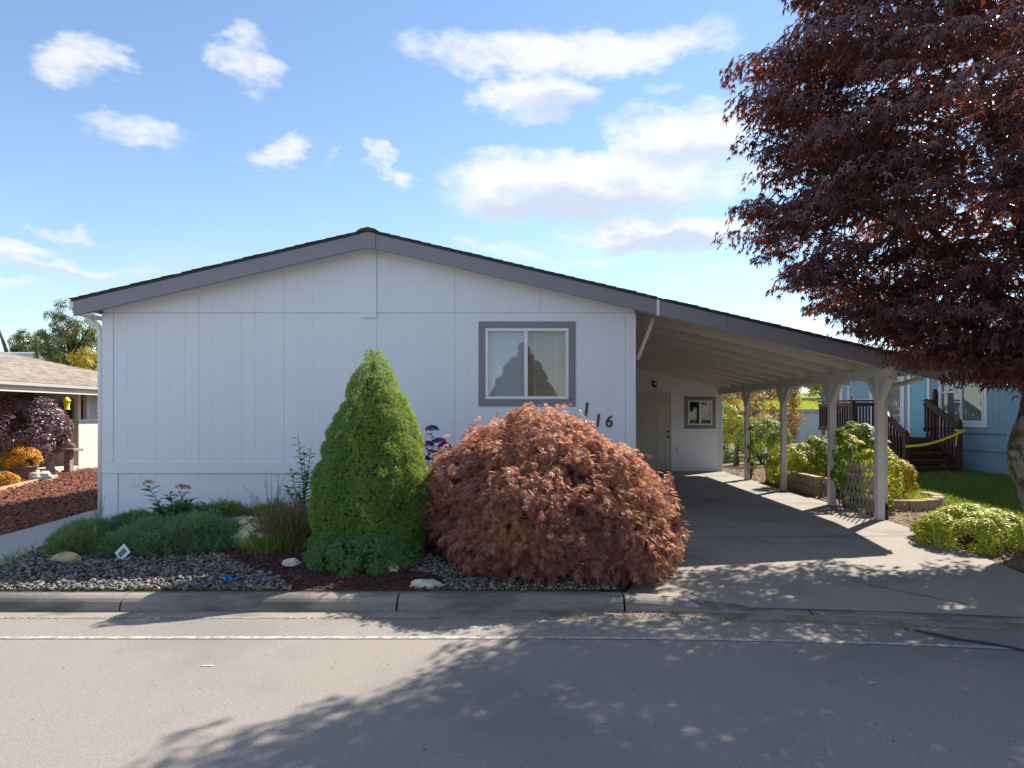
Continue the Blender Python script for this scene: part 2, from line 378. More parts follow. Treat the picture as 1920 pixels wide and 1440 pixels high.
ln = strip('edge_line', xr[(xr > -40) & (xr < 40)], lambda x: 5.235+edge(x)*.9, lambda x: 5.293+edge(x)*.9, RDZ+.005, RDZ+.005, M_paint); adopt(ln, road)
# cracks sealed with tar, run across the road and up the driveway
M_tar = mat('tar_crack', (.03, .03, .032), .6, .2)
def ribbon(name, pts, w, z, m, parent):
    mb = MB(); vs = []
    for i, (x, y) in enumerate(pts):
        ww = w*(.55+.9*rng.random()); vs += [(x-ww*.3, y-ww/2, z(x, y) if callable(z) else z), (x+ww*.3, y+ww/2, z(x, y) if callable(z) else z)]
    mb.add(vs, [(2*i, 2*i+2, 2*i+3, 2*i+1) for i in range(len(pts)-1)]); return mb.build(name, m, parent)
ribbon('tar_crack', [(2.98+.145*i+.03*rng.normal(), 5.46-.11*i+.02*rng.normal()) for i in range(12)], .035, RDZ+.006, M_tar, road)
ribbon('tar_crack', [(3.05+.145*i+.03*rng.normal(), 5.36-.11*i+.02*rng.normal()) for i in range(10)], .03, RDZ+.0065, M_tar, road)
M_yellow = mat('yellow_paint', (.62, .53, .30), .8, .2, 20)
MB().add([(-2.27, 4.662, RDZ+.005), (-2.19, 4.665, RDZ+.005), (-2.192, 4.683, RDZ+.005), (-2.27, 4.676, RDZ+.005)], [(0, 1, 2, 3)]).build('paint_mark', M_yellow, road)

# kerb: cast segments with open joints, dropped across the driveway
KP = [(6.20, -.35), (6.20, -.104), (6.13, -.10), (6.07, -.105), (6.03, -.12), (6.005, -.145), (5.985, -.216), (5.98, -.35)]
kerb = bpy.data.objects.new('kerb', None); COL.objects.link(kerb); struct(kerb); WLOC['kerb'] = Vector((0, 0, 0))
joints = [-24, -18.9, -16.7, -14.4, -12.2, -10, -7.8, -6.0, -3.63, -1.20, .80, 2.4, 5.3, 6.7, 8.9, 11.1, 13.3, 15.5, 25]
def kfac(x): return 1-.86*float(sstep(.76, 2.0, x)*(1-sstep(5.5, 6.6, x)))
for a, b in zip(joints[:-1], joints[1:]):
    g = .009; xx = np.linspace(a+g, b-g, max(4, int((b-a)/.25)))
    vs = []; k = len(KP)
    for x in xx:
        e = float(edge(x)); h = kfac(x)
        vs += [(x, y+e, (-.216+(z+.216)*h) if z > -.3 else z) for y, z in KP]
    n = len(xx); fs = [(i*k+j, i*k+(j+1) % k, (i+1)*k+(j+1) % k, (i+1)*k+j) for i in range(n-1) for j in range(k)]
    fs += [tuple(range(k-1, -1, -1)), tuple((n-1)*k+j for j in range(k))]
    MB().add(vs, fs).build('kerb_segment', M_kerb, kerb)
strip('kerb_joint_fill', np.linspace(-24, 25, 80), lambda x: 6.01+edge(x), lambda x: 6.19+edge(x), -.24, -.22, M_soil, kerb)

# driveway
xd = np.linspace(0, 1, 22); yd = np.concatenate([np.arange(6.09, 9, .12), np.linspace(9, 18.0, 20)])
V = []
for y in yd:
    xl = .95+.55*float(sstep(6.5, 9.2, y))-.25*float(sstep(6.7, 6.1, y)); xrr = 4.99+.35*float(sstep(6.7, 6.1, y))
    X = xl+(xrr-xl)*xd; yy = y+edge(X)*float(sstep(9, 6.1, y)); V.append(np.stack([X, yy, drive_z(X, yy)], -1))
V = np.concatenate(V); n = 22; i = np.arange((len(yd)-1)*(n-1)); a = (i//(n-1))*n+i % (n-1)
drive = struct(link('driveway', npmesh('driveway', V, np.stack([a, a+1, a+n+1, a+n], -1)), M_conc))
for yj in (8.6, 12.0, 15.2):
    MB().add([(x, y, float(drive_z(x, y))+.003) for x, y in ((1.56, yj), (4.97, yj), (4.97, yj+.012), (1.56, yj+.012))], [(0, 1, 2, 3)]).build('joint_line', M_tar, drive)
ribbon('crack', [(3.25+.09*i+.02*rng.normal(), 6.65-.09*i+.015*rng.normal()) for i in range(8)], .012, lambda x, y: float(drive_z(x, y))+.003, M_tar, drive)
ribbon('crack', [(3.2+.02*rng.normal(), 6.65+.06*i) for i in range(4)], .008, lambda x, y: float(drive_z(x, y))+.003, M_tar, drive)

# path along the left side of the house
pl = [(-5.35, 6.2), (-5.4, 6.7), (-5.5, 7.4), (-5.75, 8.4), (-6.12, 9.4), (-6.15, 10.2), (-6.15, 14), (-6.15, 24)]
pr = [(-6.35, 6.2), (-6.40, 6.7), (-6.45, 7.4), (-6.5, 8.3), (-6.62, 9.4), (-6.78, 10.4), (-6.9, 14), (-6.9, 24)]
mb = MB(); mb.add([(x, y, .030+float(yard(x, y))) for x, y in pl]+[(x, y, .030+float(yard(x, y))) for x, y in pr]+[(x, y, -.3) for x, y in pl]+[(x, y, -.3) for x, y in pr],
   [(i, i+1, i+9, i+8) for i in range(7)]+[(i, i+16, i+17, i+1) for i in range(7)]+[(i+8, i+9, i+25, i+24) for i in range(7)])
path = struct(mb.build('path', M_walk))
for yj in (9.4,):
    a_ = float(np.interp(yj, [q[1] for q in pr], [q[0] for q in pr]))+.01; b_ = float(np.interp(yj, [q[1] for q in pl], [q[0] for q in pl]))-.01
    MB().add([(a_, yj, .0335), (b_, yj, .0335), (b_, yj+.012, .0335), (a_, yj+.012, .0335)], [(0, 1, 2, 3)]).build('joint_line', M_tar, path)
# ------------------------------------------------------------------ the grey house
YF = 9.77; XL, XR = -6.145, 1.45; RX = -2.29; RZ = 4.085; SL = .2335; YG = 9.45   # front wall, corners, ridge, slope, gable edge
YB = 25.5
def roof_z(x): return RZ-SL*abs(x-RX)
FY = lambda u, v, d: (u, YF-d, v)
def siding(name, u0, u1, v0, v1, fmap, m, parent, start=None, pitch=.2032, depth=.014, groove=.003, gw=.007, hole=None):
    """grooved panel; v0 and v1 may be functions of u; hole = (u0, u1, v0, v1) is left open"""
    top = v1 if callable(v1) else (lambda u: v1)
    bot = v0 if callable(v0) else (lambda u: v0)
    st = u0 if start is None else start
    cuts = [st+pitch*k for k in range(-80, 120)]; cuts = [c for c in cuts if u0+.03 < c < u1-.03]
    mb = MB(); e = u0; segs = []
    for c in cuts+[None]:
        b = u1 if c is None else c-gw/2
        segs.append((e, b, depth))
        if c is not None: segs.append((c-gw/2, c+gw/2, depth-groove)); e = c+gw/2
    extra = ([hole[0], hole[1]] if hole else [])+([RX] if callable(v1) else [])
    for x in extra:
        segs = [q for a, b, d in segs for q in ([(a, x, d), (x, b, d)] if a+1e-4 < x < b-1e-4 else [(a, b, d)])]
    pd = 0
    for a, b, d in segs:
        rows = [(bot, top)]
        if hole and a >= hole[0]-1e-5 and b <= hole[1]+1e-5:
            rows = [(bot, lambda u: min(hole[2], top(u))), (lambda u: max(hole[3], bot(u)), top)]
        for lo, hi in rows:
            if hi(a)-lo(a) < .002 and hi(b)-lo(b) < .002: continue
            mb.add([fmap(a, lo(a), d), fmap(b, lo(b), d), fmap(b, hi(b), d), fmap(a, hi(a), d)], [(0, 1, 2, 3)])
            if abs(pd-d) > 1e-6: mb.add([fmap(a, lo(a), pd), fmap(a, lo(a), d), fmap(a, hi(a), d), fmap(a, hi(a), pd)], [(0, 1, 2, 3)])
            mb.add([fmap(a, lo(a), 0), fmap(b, lo(b), 0), fmap(b, lo(b), d), fmap(a, lo(a), d)], [(0, 1, 2, 3)])
            mb.add([fmap(a, hi(a), 0), fmap(a, hi(a), d), fmap(b, hi(b), d), fmap(b, hi(b), 0)], [(0, 1, 2, 3)])
        pd = d
    mb.add([fmap(u1, bot(u1), depth), fmap(u1, bot(u1), 0), fmap(u1, top(u1), 0), fmap(u1, top(u1), depth)], [(0, 1, 2, 3)])
    return mb.build(name, m, parent)
def board(name, u0, u1, v0, v1, fmap, m, parent, d0=0, d1=.03, bevel=.003):
    return MB().prism([(u0, v0), (u1, v0), (u1, v1), (u0, v1)], fmap, d0, d1).build(name, m, parent, bevel=bevel)

house = thing('manufactured_house', 'pale grey gabled home with grooved siding facing the street', 'house', (RX, YF, 0))
# shell behind the siding
HW = (-.685, .505, 1.722, 2.737)     # front window opening
ez = 2.95
def rr(x): return roof_z(x)-.13
mb = MB()
mb.prism([(XL, 0), (HW[0], 0), (HW[0], rr(HW[0])), (RX, rr(RX)), (XL, min(ez, rr(XL)))], FY, -.002, -.10)
mb.prism([(HW[1], 0), (XR, 0), (XR, rr(XR)), (HW[1], rr(HW[1]))], FY, -.002, -.10)
mb.prism([(HW[0], 0), (HW[1], 0), (HW[1], HW[2]), (HW[0], HW[2])], FY, -.002, -.10)
mb.prism([(HW[0], HW[3]), (HW[1], HW[3]), (HW[1], rr(HW[1])), (HW[0], rr(HW[0]))], FY, -.002, -.10)
mb.box(XL, XL+.1, YF+.101, YB, 0, 2.93); mb.box(XR-.1, XR, YF+.101, YB, 0, 2.93); mb.box(XL+.1, XR-.1, YB-.1, YB, 0, 3.0)
mb.box(XL+.1, XR-.1, YF+.101, YF+3.2, .72, .8); mb.box(XL+.1, XR-.1, YF+3.2, YF+3.3, .8, 2.9); mb.box(XL+.1, XR-.1, YF+.101, YF+3.3, 2.9, 2.95)
wallo = mb.build('wall', M_wall, house)
Z1, Z2 = .815, 2.955
pans = [(-6.0, -4.78), (-4.78, -3.56), (-3.56, -2.235), (-2.235, -1.125), (-1.125, .095), (.095, 1.315)]
for a, b in pans:
    siding('siding_panel', a+.002, b-.002, Z1, Z2, FY, M_wall, house, start=a, hole=HW if b > -1 else None)
def gz(u): return roof_z(u)-.16
for a, b in pans:
    a2 = XL if a == -6.0 else a; b2 = XR if b > 1.3 else b
    siding('gable_panel', a2+.002, b2-.002, Z2+.006, gz, FY, M_wall, house, start=a, depth=.022)
board('corner_trim', XL-.012, -6.0, Z1, Z2, FY, M_wall, house, -.004, .030)
board('corner_trim', 1.318, XR+.012, Z1, Z2, FY, M_wall, house, -.004, .030)
board('corner_trim', XR-.1, XR+.012, .0, Z1-.147, FY, M_wall, house, -.004, .032)
board('gable_trim', -2.46, -2.235, 2.885, 3.95, FY, M_wall, house, .0, .040)
board('belly_band', XL-.014, XR+.014, .668, .812, FY, M_wall, house, -.004, .036)
siding('skirting_panel', -5.93, 1.34, .10, .664, FY, M_wall, house, start=-5.78, depth=.010)
board('skirting_trim', XL-.012, -5.935, -.02, .665, FY, M_wall, house, -.004, .028)
board('skirting_trim', -5.934, 1.35, .0, .098, FY, M_wall, house, -.004, .024)
for px in (245, 271):
    x0 = (px-1000)/131; w = .165
    v = board('skirting_vent', x0, x0+w, .470, .652, FY, M_wall, house, .0, .014)
    for k in range(7):
        z = .485+k*.022
        MB().prism([(x0+.012, z), (x0+w-.012, z), (x0+w-.012, z+.009), (x0+.012, z+.009)], lambda u, vv, d: (u, YF-d, vv-(d-.012)*.6), .012, .024).build('louvre', M_wall, v)
# barge boards along the gable edge
def barge(name, x0, x1, parent, m=M_trim, y=YG, h=.205, t=.035, drop=.055, joint=0):
    poly = [(x0, roof_z(x0)-drop-h), (x1, roof_z(x1)-drop-h), (x1, roof_z(x1)-drop), (x0, roof_z(x0)-drop)]
    return MB().prism(poly, lambda u, v, d: (u, y+d, v), 0, t).build(name, m, parent, bevel=.004)
barge('barge_board', -6.37, RX-.105, house); barge('barge_board', RX+.105, 1.712, house)
MB().prism([(RX-.104, roof_z(RX-.104)-.265), (RX, roof_z(RX)-.285), (RX+.104, roof_z(RX+.104)-.265), (RX+.104, roof_z(RX+.104)-.052), (RX, RZ-.05), (RX-.104, roof_z(RX-.104)-.052)],
           lambda u, v, d: (u, YG-.012+d, v), 0, .05).build('ridge_block', M_trim, house, bevel=.004)
# soffit under the gable overhang and along the eave
for x0, x1 in ((-6.36, RX-.002), (RX+.002, 1.70)):
    MB().prism([(x0, roof_z(x0)-.19), (x1, roof_z(x1)-.19), (x1, roof_z(x1)-.17), (x0, roof_z(x0)-.17)], lambda u, v, d: (u, YG+.036+d, v), 0, YF-YG-.06).build('soffit', M_wall, house)
MB().box(-6.355, XL-.014, YG+.04, YB, 2.885, 2.905).build('soffit', M_wall, house)
# roof deck and shingle courses
rf = MB()
for x0, x1 in ((-6.40, RX), (RX, 1.712)):
    rf.prism([(x0, roof_z(x0)-.052), (x1, roof_z(x1)-.052), (x1, roof_z(x1)-.022), (x0, roof_z(x0)-.022)], lambda u, v, d: (u, YG-.01+d, v), 0, YB-YG+.3)
roof = rf.build('roof', M_shingle, house)
def courses(x_low, x_high, y0, y1, parent, exposure=.142, side=-1):
    n = int(abs(x_high-x_low)/exposure)
    for k in range(n):
        a = x_low+side*-1*exposure*k; b = a-side*(exposure*1.25)
        if side < 0 and b > x_high: b = x_high
        if side > 0 and b < x_high: b = x_high
        yo = y0+.012*rng.normal()*.5; t = .010+.005*rng.random()
        poly = [(a, roof_z(a)-.022), (b, roof_z(b)-.022), (b, roof_z(b)-.018), (a, roof_z(a)-.022+t)]
        MB().prism(poly, lambda u, v, d: (u, yo+d, v), 0, y1-yo).build('shingle_course', M_shingle, parent)
courses(-6.42, RX, YG-.025, YB+.3, roof, side=-1)
courses(1.712, RX, YG-.025, YB+.3, roof, side=1)
MB().prism([(RX-.16, roof_z(RX-.16)-.012), (RX+.16, roof_z(RX+.16)-.012), (RX+.10, roof_z(RX+.10)+.012), (RX, RZ+.012), (RX-.10, roof_z(RX-.10)+.012)], lambda u, v, d: (u, YG-.03+d, v), 0, YB-YG+.3).build('ridge_cap', M_shingle, roof)
# gutter and downspout at the left eave
MB().prism([(-6.47, 3.085), (-6.44, 2.995), (-6.385, 2.995), (-6.385, 3.085)], lambda u, v, d: (u, YG+.05+d, v), 0, YB-YG-.1).build('eave_gutter', M_white, house)
MB().tube([(-6.42, YG+.32, 2.99), (-6.40, YG+.32, 2.92), (-6.30, YG+.31, 2.83), (-6.205, YG+.30, 2.76), (-6.185, YG+.30, 2.65), (-6.185, YG+.30, 1.3), (-6.185, YG+.30, .06)], .034, 10).build('downspout', M_white, house, smooth=True)
# front window
M_glass = glass('window_glass', (.98, .98, .98), .075)
M_screen = mat('insect_screen', (.16, .18, .19), .8, .05)
M_blind = mat('blind_slat', (.46, .37, .29), .6, .08)
M_curt = mat('curtain', (.66, .64, .60), .9, .05)
def window(parent, u0, u1, v0, v1, fmap, trim_w, trim_m, frame=.045, split=.5, d=.03, screen=True, sash_m=None, glassm=None, back=None):
    sash_m = sash_m or M_white; glassm = glassm or M_glass
    w = bpy.data.objects.new('window', None); COL.objects.link(w); WLOC[w.name] = Vector((0, 0, 0)); adopt(w, parent)
    WLOC[w.name] = Vector((0, 0, 0))
    T = trim_w
    if T:
        for a in ((u0-T, u1+T, v1, v1+T), (u0-T, u1+T, v0-T, v0), (u0-T, u0, v0+.001, v1-.001), (u1, u1+T, v0+.001, v1-.001)):
            board('window_trim', *a, fmap, trim_m, w, .0, d)
    F = frame
    for a in ((u0+.001, u1-.001, v1-F, v1-.001), (u0+.001, u1-.001, v0+.001, v0+F), (u0+.001, u0+F, v0+F+.001, v1-F-.001), (u1-F, u1-.001, v0+F+.001, v1-F-.001)):
        board('frame', *a, fmap, sash_m, w, .002, d+.012)
    um = u0+(u1-u0)*split
    board('mullion', um-.026, um+.026, v0+F+.001, v1-F-.001, fmap, sash_m, w, .002, d+.006)
    for a, b in ((u0+F, um-.026), (um+.026, u1-F)):
        board('pane', a, b, v0+F, v1-F, fmap, glassm, w, .008, .012, 0)
    if back is not None:
        MB().prism([(u0, v0), (u1, v0), (u1, v1), (u0, v1)], fmap, .0005, .003).build('blind_or_backing', back, w)  # pale blind, elsewhere a dark board in place of room shade
    return w, um

w, um = window(house, HW[0], HW[1], HW[2], HW[3], FY, .098, M_trim, split=.487)
MB().prism([(HW[0]+.045, HW[2]+.045), (um-.026, HW[2]+.045), (um-.026, HW[3]-.045), (HW[0]+.045, HW[3]-.045)], FY, .020, .022).build('insect_screen', glass('screen_mesh', (.92, .93, .95), .02), w)
for k in range(38):
    z = HW[2]+.02+k*.026; xa, xb, ya, yb = HW[0]+.03, HW[1]-.03, YF+.055, YF+.068
    MB().hexa([(xa, ya, z), (xb, ya, z), (xb, yb, z+.020), (xa, yb, z+.020), (xa, ya-.0015, z), (xb, ya-.0015, z), (xb, yb-.0015, z+.020), (xa, yb-.0015, z+.020)]).build('blind_slat', M_blind, w)
MB().box(HW[0]+.02, um-.01, YF+.035, YF+.038, HW[2]+.01, HW[3]-.01).build('curtain', mat('pale_curtain', (.66, .70, .73), .9, .06, 2, stretch=(8, 1, .6)), w)
for x in (.02, .32):
    MB().box(x-.004, x+.004, YF+.048, YF+.052, HW[2]+.02, HW[3]).build('blind_cord', M_curt, w)
# house numbers
def digit(ch, x, z, h, parent):
    cu = bpy.data.curves.new('house_number', 'FONT'); cu.body = ch; cu.size = h/.70; cu.extrude = .006; cu.offset = .003
    cu.shear = .12; cu.align_x = 'CENTER'; cu.materials.append(M_metalblack)
    tmp = bpy.data.objects.new('tmp', cu); COL.objects.link(tmp)
    me = bpy.data.meshes.new_from_object(tmp.evaluated_get(bpy.context.evaluated_depsgraph_get())); bpy.data.objects.remove(tmp)
    o = link('house_number', me, M_metalblack, parent)
    o.location = (x, YF-.022, z); o.rotation_euler = (R(90), 0, 0); o['label'] = 'black metal house number digit '+ch
digit('1', .748, 1.49, .19, house); digit('1', .915, 1.335, .18, house); digit('6', 1.075, 1.33, .165, house)

# ------------------------------------------------------------------ carport
CX = 4.93
cp = thing('carport', 'open grey carport roof on wooden posts over the driveway', 'carport', (CX, 9.72, 0))
Y1 = 18.05
def cz(x): return roof_z(x)
cr = MB().prism([(1.714, cz(1.714)-.05), (5.66, cz(5.66)-.05), (5.66, cz(5.66)-.022), (1.714, cz(1.714)-.022)], lambda u, v, d: (u, YG-.01+d, v), 0, Y1-YG+.3).build('roof', M_shingle, cp)
courses(5.69, 1.73, YG-.025, Y1+.3, cr, side=1)
MB().prism([(XR+.03, cz(XR+.03)-.075), (5.64, cz(5.64)-.075), (5.64, cz(5.64)-.056), (XR+.03, cz(XR+.03)-.056)], lambda u, v, d: (u, YG+.036+d, v), 0, Y1-YG).build('roof_deck', mat('darkened_deck', (.24, .205, .18), .85, .15, 3), cp)  # bare deck darkened so the gaps between rafters look shaded
for x0, x1 in ((1.742, 2.68), (2.683, 5.665)):
    barge('fascia_board', x0, x1, cp)
MB().prism([(1.708, roof_z(1.708)-.268), (1.744, roof_z(1.744)-.268), (1.744, roof_z(1.744)-.05), (1.708, roof_z(1.708)-.05)], lambda u, v, d: (u, YG-.008+d, v), 0, .05).build('joint_cover', M_wall, cp)
ra = 0
ry = 9.72
while ry < Y1-.1:
    MB().prism([(XR+.04, cz(XR+.04)-.216), (5.60, cz(5.60)-.216), (5.60, cz(5.60)-.077), (XR+.04, cz(XR+.04)-.077)], lambda u, v, d: (u, ry+d, v), 0, .085).build('rafter', M_rafter, cp)
    ry += .79
bz = cz(CX+.05)-.217
MB().box(CX-.045, CX+.045, 9.36, Y1-.005, bz-.135, bz).build('beam', M_carport, cp, bevel=.004)
MB().box(XR+.014, XR+.05, 9.9, Y1-.01, cz(XR)-.40, cz(XR)-.225).build('ledger', M_carport, cp)
for py_ in (9.72, 11.28, 13.45, 15.74):
    zb = .0
    MB().box(CX-.052, CX+.052, py_-.052, py_+.052, zb-.03, bz-.137).build('post', M_carport, cp, bevel=.005)
    for sgn in (-1, 1):
        MB().bar((CX, py_+sgn*.045, bz-.46), (CX, py_+sgn*.29, bz-.150), .082, .07, (1, 0, 0)).build('brace', M_carport, cp, bevel=.003)
MB().bar((XR+.06, 9.93, 2.30), (XR+.30, 9.93, 2.93-.02), .05, .075, (0, 1, 0)).build('brace', M_carport, cp)
# eave gutter and downspout
MB().prism([(5.668, 2.19), (5.668, 2.10), (5.73, 2.10), (5.76, 2.19)], lambda u, v, d: (u, YG+.02+d, v), 0, Y1-YG).build('eave_gutter', M_carport, cp)
MB().tube([(5.60, 9.80, 2.12), (5.60, 9.80, 2.06), (5.54, 9.80, 2.02), (5.12, 9.76, 1.90), (5.04, 9.75, 1.85), (5.025, 9.75, 1.76), (5.025, 9.75, 1.0), (5.025, 9.75, .24)], .033, 10).build('downspout', M_carport, cp, smooth=True)
MB().tube([(5.025, 9.75, .24), (5.025, 9.75, -.02)], .043, 10).build('drain_sleeve', M_metalblack, cp, smooth=True)

# ------------------------------------------------------------------ storage room at the back of the carport
st = thing('storage_room', 'grey storage room with panel door closing the back of the carport', 'shed', (3.2, Y1, 0))
FS = lambda u, v, d: (u, Y1-d, v)
mb = MB(); mb.prism([(XR+.02, 0), (4.99, 0), (4.99, cz(4.99)-.08), (XR+.02, cz(XR+.02)-.08)], FS, -.002, -2.6); mb.build('wall', M_wall, st)
SH = (4.085, 4.72, 1.235, 1.885)
DO = (2.70, 3.66, -.05, 2.14)
for a, b in ((XR+.03, 2.67), (2.67, 3.69), (3.69, 4.93)):
    siding('siding_panel', a+.001, b-.001, (lambda u: 2.17) if a == 2.67 else (lambda u: .02), lambda u: cz(u)-.085, FS, M_wall, st, start=3.69, hole=SH if a == 3.69 else None)
board('corner_trim', 4.932, 5.0, .0, cz(4.97)-.24, FS, M_wall, st, -.004, .03)
ws_, um = window(st, *SH, FS, .10, M_trim, frame=.035, glassm=glass('storage_glass', (.8, .85, .85), .05), back=mat('dark_backing', (.045, .04, .036), .9, .3, 9, stretch=(6, 1, 1)))  # dark board stands in for the shaded room behind the glass
for a in ((2.67, 2.725, 0.0, 2.17), (3.635, 3.69, 0.0, 2.17), (2.726, 3.634, 2.125, 2.17)):
    board('door_frame', *a, FS, M_wall, st, .0, .03)
door = board('door', 2.728, 3.632, .03, 2.122, FS, mat('door_paint', (.55, .53, .52), .5, .04), st, .0, .012)
MB().box(2.69, 3.67, Y1-.06, Y1-.0, .005, .028).build('threshold', M_metalblack, st)
for u0 in (2.84, 3.235):
    for v0, v1 in ((1.72, 1.92), (.98, 1.60), (.26, .86)):
        w2 = .285
        pn = MB().prism([(u0+.03, v0+.03), (u0+w2-.03, v0+.03), (u0+w2-.03, v1-.03), (u0+.03, v1-.03)], FS, .010, .018).build('door_panel', door.data.materials[0], door, bevel=.005)
        for a in ((u0, u0+w2, v1-.014, v1), (u0, u0+w2, v0, v0+.014), (u0, u0+.014, v0+.015, v1-.015), (u0+w2-.014, u0+w2, v0+.015, v1-.015)):
            board('moulding', *a, FS, door.data.materials[0], pn, .010, .020, 0)
MB().lathe([(.0, 0), (.025, 0), (.03, .02), (.028, .05), (.0, .06)], (0, 0, 0), 12).build('knob', M_metalblack, door, smooth=True)
MB().lathe([(.0, 0), (.028, 0), (.028, .02), (.0, .024)], (0, 0, 0), 12).build('deadbolt', M_metalblack, door, smooth=True)
kn = [c for c in door.children if c.name.startswith('deadbolt')][0]; kn.rotation_euler = (R(90), 0, 0); kn.location = (3.565, Y1-.012, 1.06)
kn = [c for c in door.children if c.name.startswith('knob')][0]; kn.rotation_euler = (R(90), 0, 0); kn.location = (3.565, Y1-.012, .92)
lamp = MB().box(3.15, 3.23, Y1-.03, Y1-.015, 2.25, 2.37).build('wall_lamp', M_metalblack, st)
MB().lathe([(.0, -.09), (.035, -.085), (.06, -.03), (.062, .03), (.04, .075), (.0, .085)], (3.19, Y1-.10, 2.31), 12).build('lamp_cage', M_metalblack, lamp, smooth=True)
MB().lathe([(.0, -.045), (.03, -.04), (.045, 0), (.03, .04), (.0, .045)], (3.19, Y1-.128, 2.315), 10).build('lamp_glass', M_white, lamp, smooth=True)
board('outlet_cover', 3.79, 3.87, .52, .65, FS, M_white, st, .012, .05)
for u in (3.80, 3.89): board('switch_plate', u, u+.03, 1.10, 1.19, FS, M_white, st, .013, .02)
# ------------------------------------------------------------------ tan neighbour on the left
M_tan = mat('tan_paint', (.56, .47, .38), .7, .06, 3)
M_cream = mat('cream_paint', (.66, .60, .52), .7, .05, 3)
M_tanroof = mat('tan_shingle', (.225, .195, .17), .9, .16, 2.5, .5, 90, island=.22)
nb = thing('neighbour_house', 'tan house with a low brown shingled roof beyond the red bark', 'house', (-12.4, 18.6, 0))
EX, EZ, NS = -11.8, 2.275, .275       # eave line, its height, roof slope
HY = 24.0
def nroof(x, y): return EZ+NS*min(EX-x, max(HY-y, 0))
mb = MB()
mb.add([(EX, 4, EZ), (EX, HY, EZ), (EX-5.5, HY-5.5, EZ+NS*5.5), (EX-5.5, 4, EZ+NS*5.5)], [(0, 1, 2, 3)])
mb.add([(EX, HY, EZ), (EX-11, HY, EZ), (EX-5.5, HY-5.5, EZ+NS*5.5)], [(0, 1, 2)])
mb.add([(EX-11, HY, EZ), (EX-11, 4, EZ), (EX-5.5, 4, EZ+NS*5.5), (EX-5.5, HY-5.5, EZ+NS*5.5)], [(0, 1, 2, 3)])
nrf = mb.build('roof', M_tanroof, nb)
# shingle tabs laid in courses on the slope that shows
P_, N_, T_, S_ = [], [], [], []
V = []; F = []
nv = 0
for k in range(38):
    t0 = .142*k; x0 = EX+.03-t0*.97; 
    if t0 > 5.3: break
    y = 12.0+rng.random()*.2; yend = HY-t0*.97
    while y < yend:
        w = .18+.16*rng.random(); y1 = min(y+w-.006, yend); h = .010+.012*rng.random()
        z0 = EZ+NS*(t0)*.97-.006; x1 = x0-.19; z1 = z0+NS*.19
        V += [(x0, y, z0+h+.006), (x0, y1, z0+h+.006), (x1, y1, z1+.012), (x1, y, z1+.012), (x0, y, z0-.004), (x0, y1, z0-.004)]
        F += [(nv, nv+1, nv+2), (nv, nv+2, nv+3), (nv+4, nv+5, nv+1), (nv+4, nv+1, nv)]
        nv += 6; y += w
link('shingle', npmesh('shingle', V, F), M_tanroof, nrf, kind='stuff')
MB().prism([(EX-.02, EZ-.03), (EX+.03, EZ-.095), (EX+.08, EZ-.095), (EX+.095, EZ-.02)], lambda u, v, d: (u, 4+d, v), 0, HY-4).build('eave_gutter', mat('gutter_enamel', (.58, .55, .51), .5, .05), nb)
MB().box(EX-.035, EX-.005, 4, HY, EZ-.24, EZ-.055).build('fascia_board', M_cream, nb)
MB().box(EX-2.6, EX-.04, 4, HY, EZ-.20, EZ-.17).build('soffit', M_tan, nb)
# recessed porch: back wall, floor, half wall, posts, lattice, window
MB().box(-22, -14.2, 4, HY-.6, 0, EZ-.2).build('wall', M_tan, nb)
MB().box(-14.19, -12.4, 4, HY-.6, 0, .12).build('porch_floor', M_cream, nb)
FX = lambda u, v, d: (-12.4+d, u, v)
FN = lambda u, v, d: (u, 18.62-d, v)
MB().box(-12.55, -12.402, 18.62, 23.2, .0, 1.33).build('half_wall', M_cream, nb)
MB().box(-13.6, -12.55, 18.62, 18.75, .0, 1.33).build('half_wall', M_cream, nb)
siding('siding_panel', 18.60, 23.2, .03, 1.31, FX, M_cream, nb, start=18.62, pitch=.12, depth=.012)
siding('siding_panel', -13.6, -12.39, .03, 1.31, FN, M_tan, nb, start=-13.6, pitch=.12, depth=.012)  # same cream wall, drawn tan to put its shade into the colour
MB().box(-12.58, -12.36, 18.56, 23.2, 1.331, 1.37).build('sill_cap', M_white, nb)
MB().box(-13.6, -12.585, 18.56, 18.78, 1.331, 1.37).build('sill_cap', M_cream, nb)  # duller than the sunny side's cap, shade put into the colour
for y in (18.68, 19.05, 21.6): MB().box(-12.53, -12.42, y-.06, y+.06, 1.372, EZ-.205).build('porch_post', M_cream, nb)
MB().box(-13.6, -12.54, 18.63, 18.72, 1.95, EZ-.205).build('porch_beam', M_cream, nb)
MB().box(-13.15, -13.02, 18.64, 18.70, 1.372, 1.948).build('porch_post', M_cream, nb)
for k in range(-8, 26):
    for sgn in (1, -1):
        y0 = 19.12+k*.13; z0, z1 = 1.372, EZ-.206; y1 = y0+sgn*(z1-z0)
        a, b = (y0, z0), (y1, z1)
        lo, hi = 19.12, 21.54
        def cl(p, q):
            (ya, za), (yb, zb) = p, q
            for lim in (lo, hi):
                if (ya-lim)*(yb-lim) < 0:
                    t = (lim-ya)/(yb-ya); m_ = (lim, za+t*(zb-za))
                    if (lim == lo and ya < lo) or (lim == hi and ya > hi): ya, za = m_
                    else: yb, zb = m_
            return (ya, za), (yb, zb)
        if max(y0, y1) <= lo or min(y0, y1) >= hi: continue
        a, b = cl(a, b)
        if abs(a[0]-b[0]) < .05: continue
        MB().bar((-12.47+.006*sgn, a[0], a[1]), (-12.47+.006*sgn, b[0], b[1]), .008, .034, (0, 1, 0)).build('lattice_strip', M_white, nb)
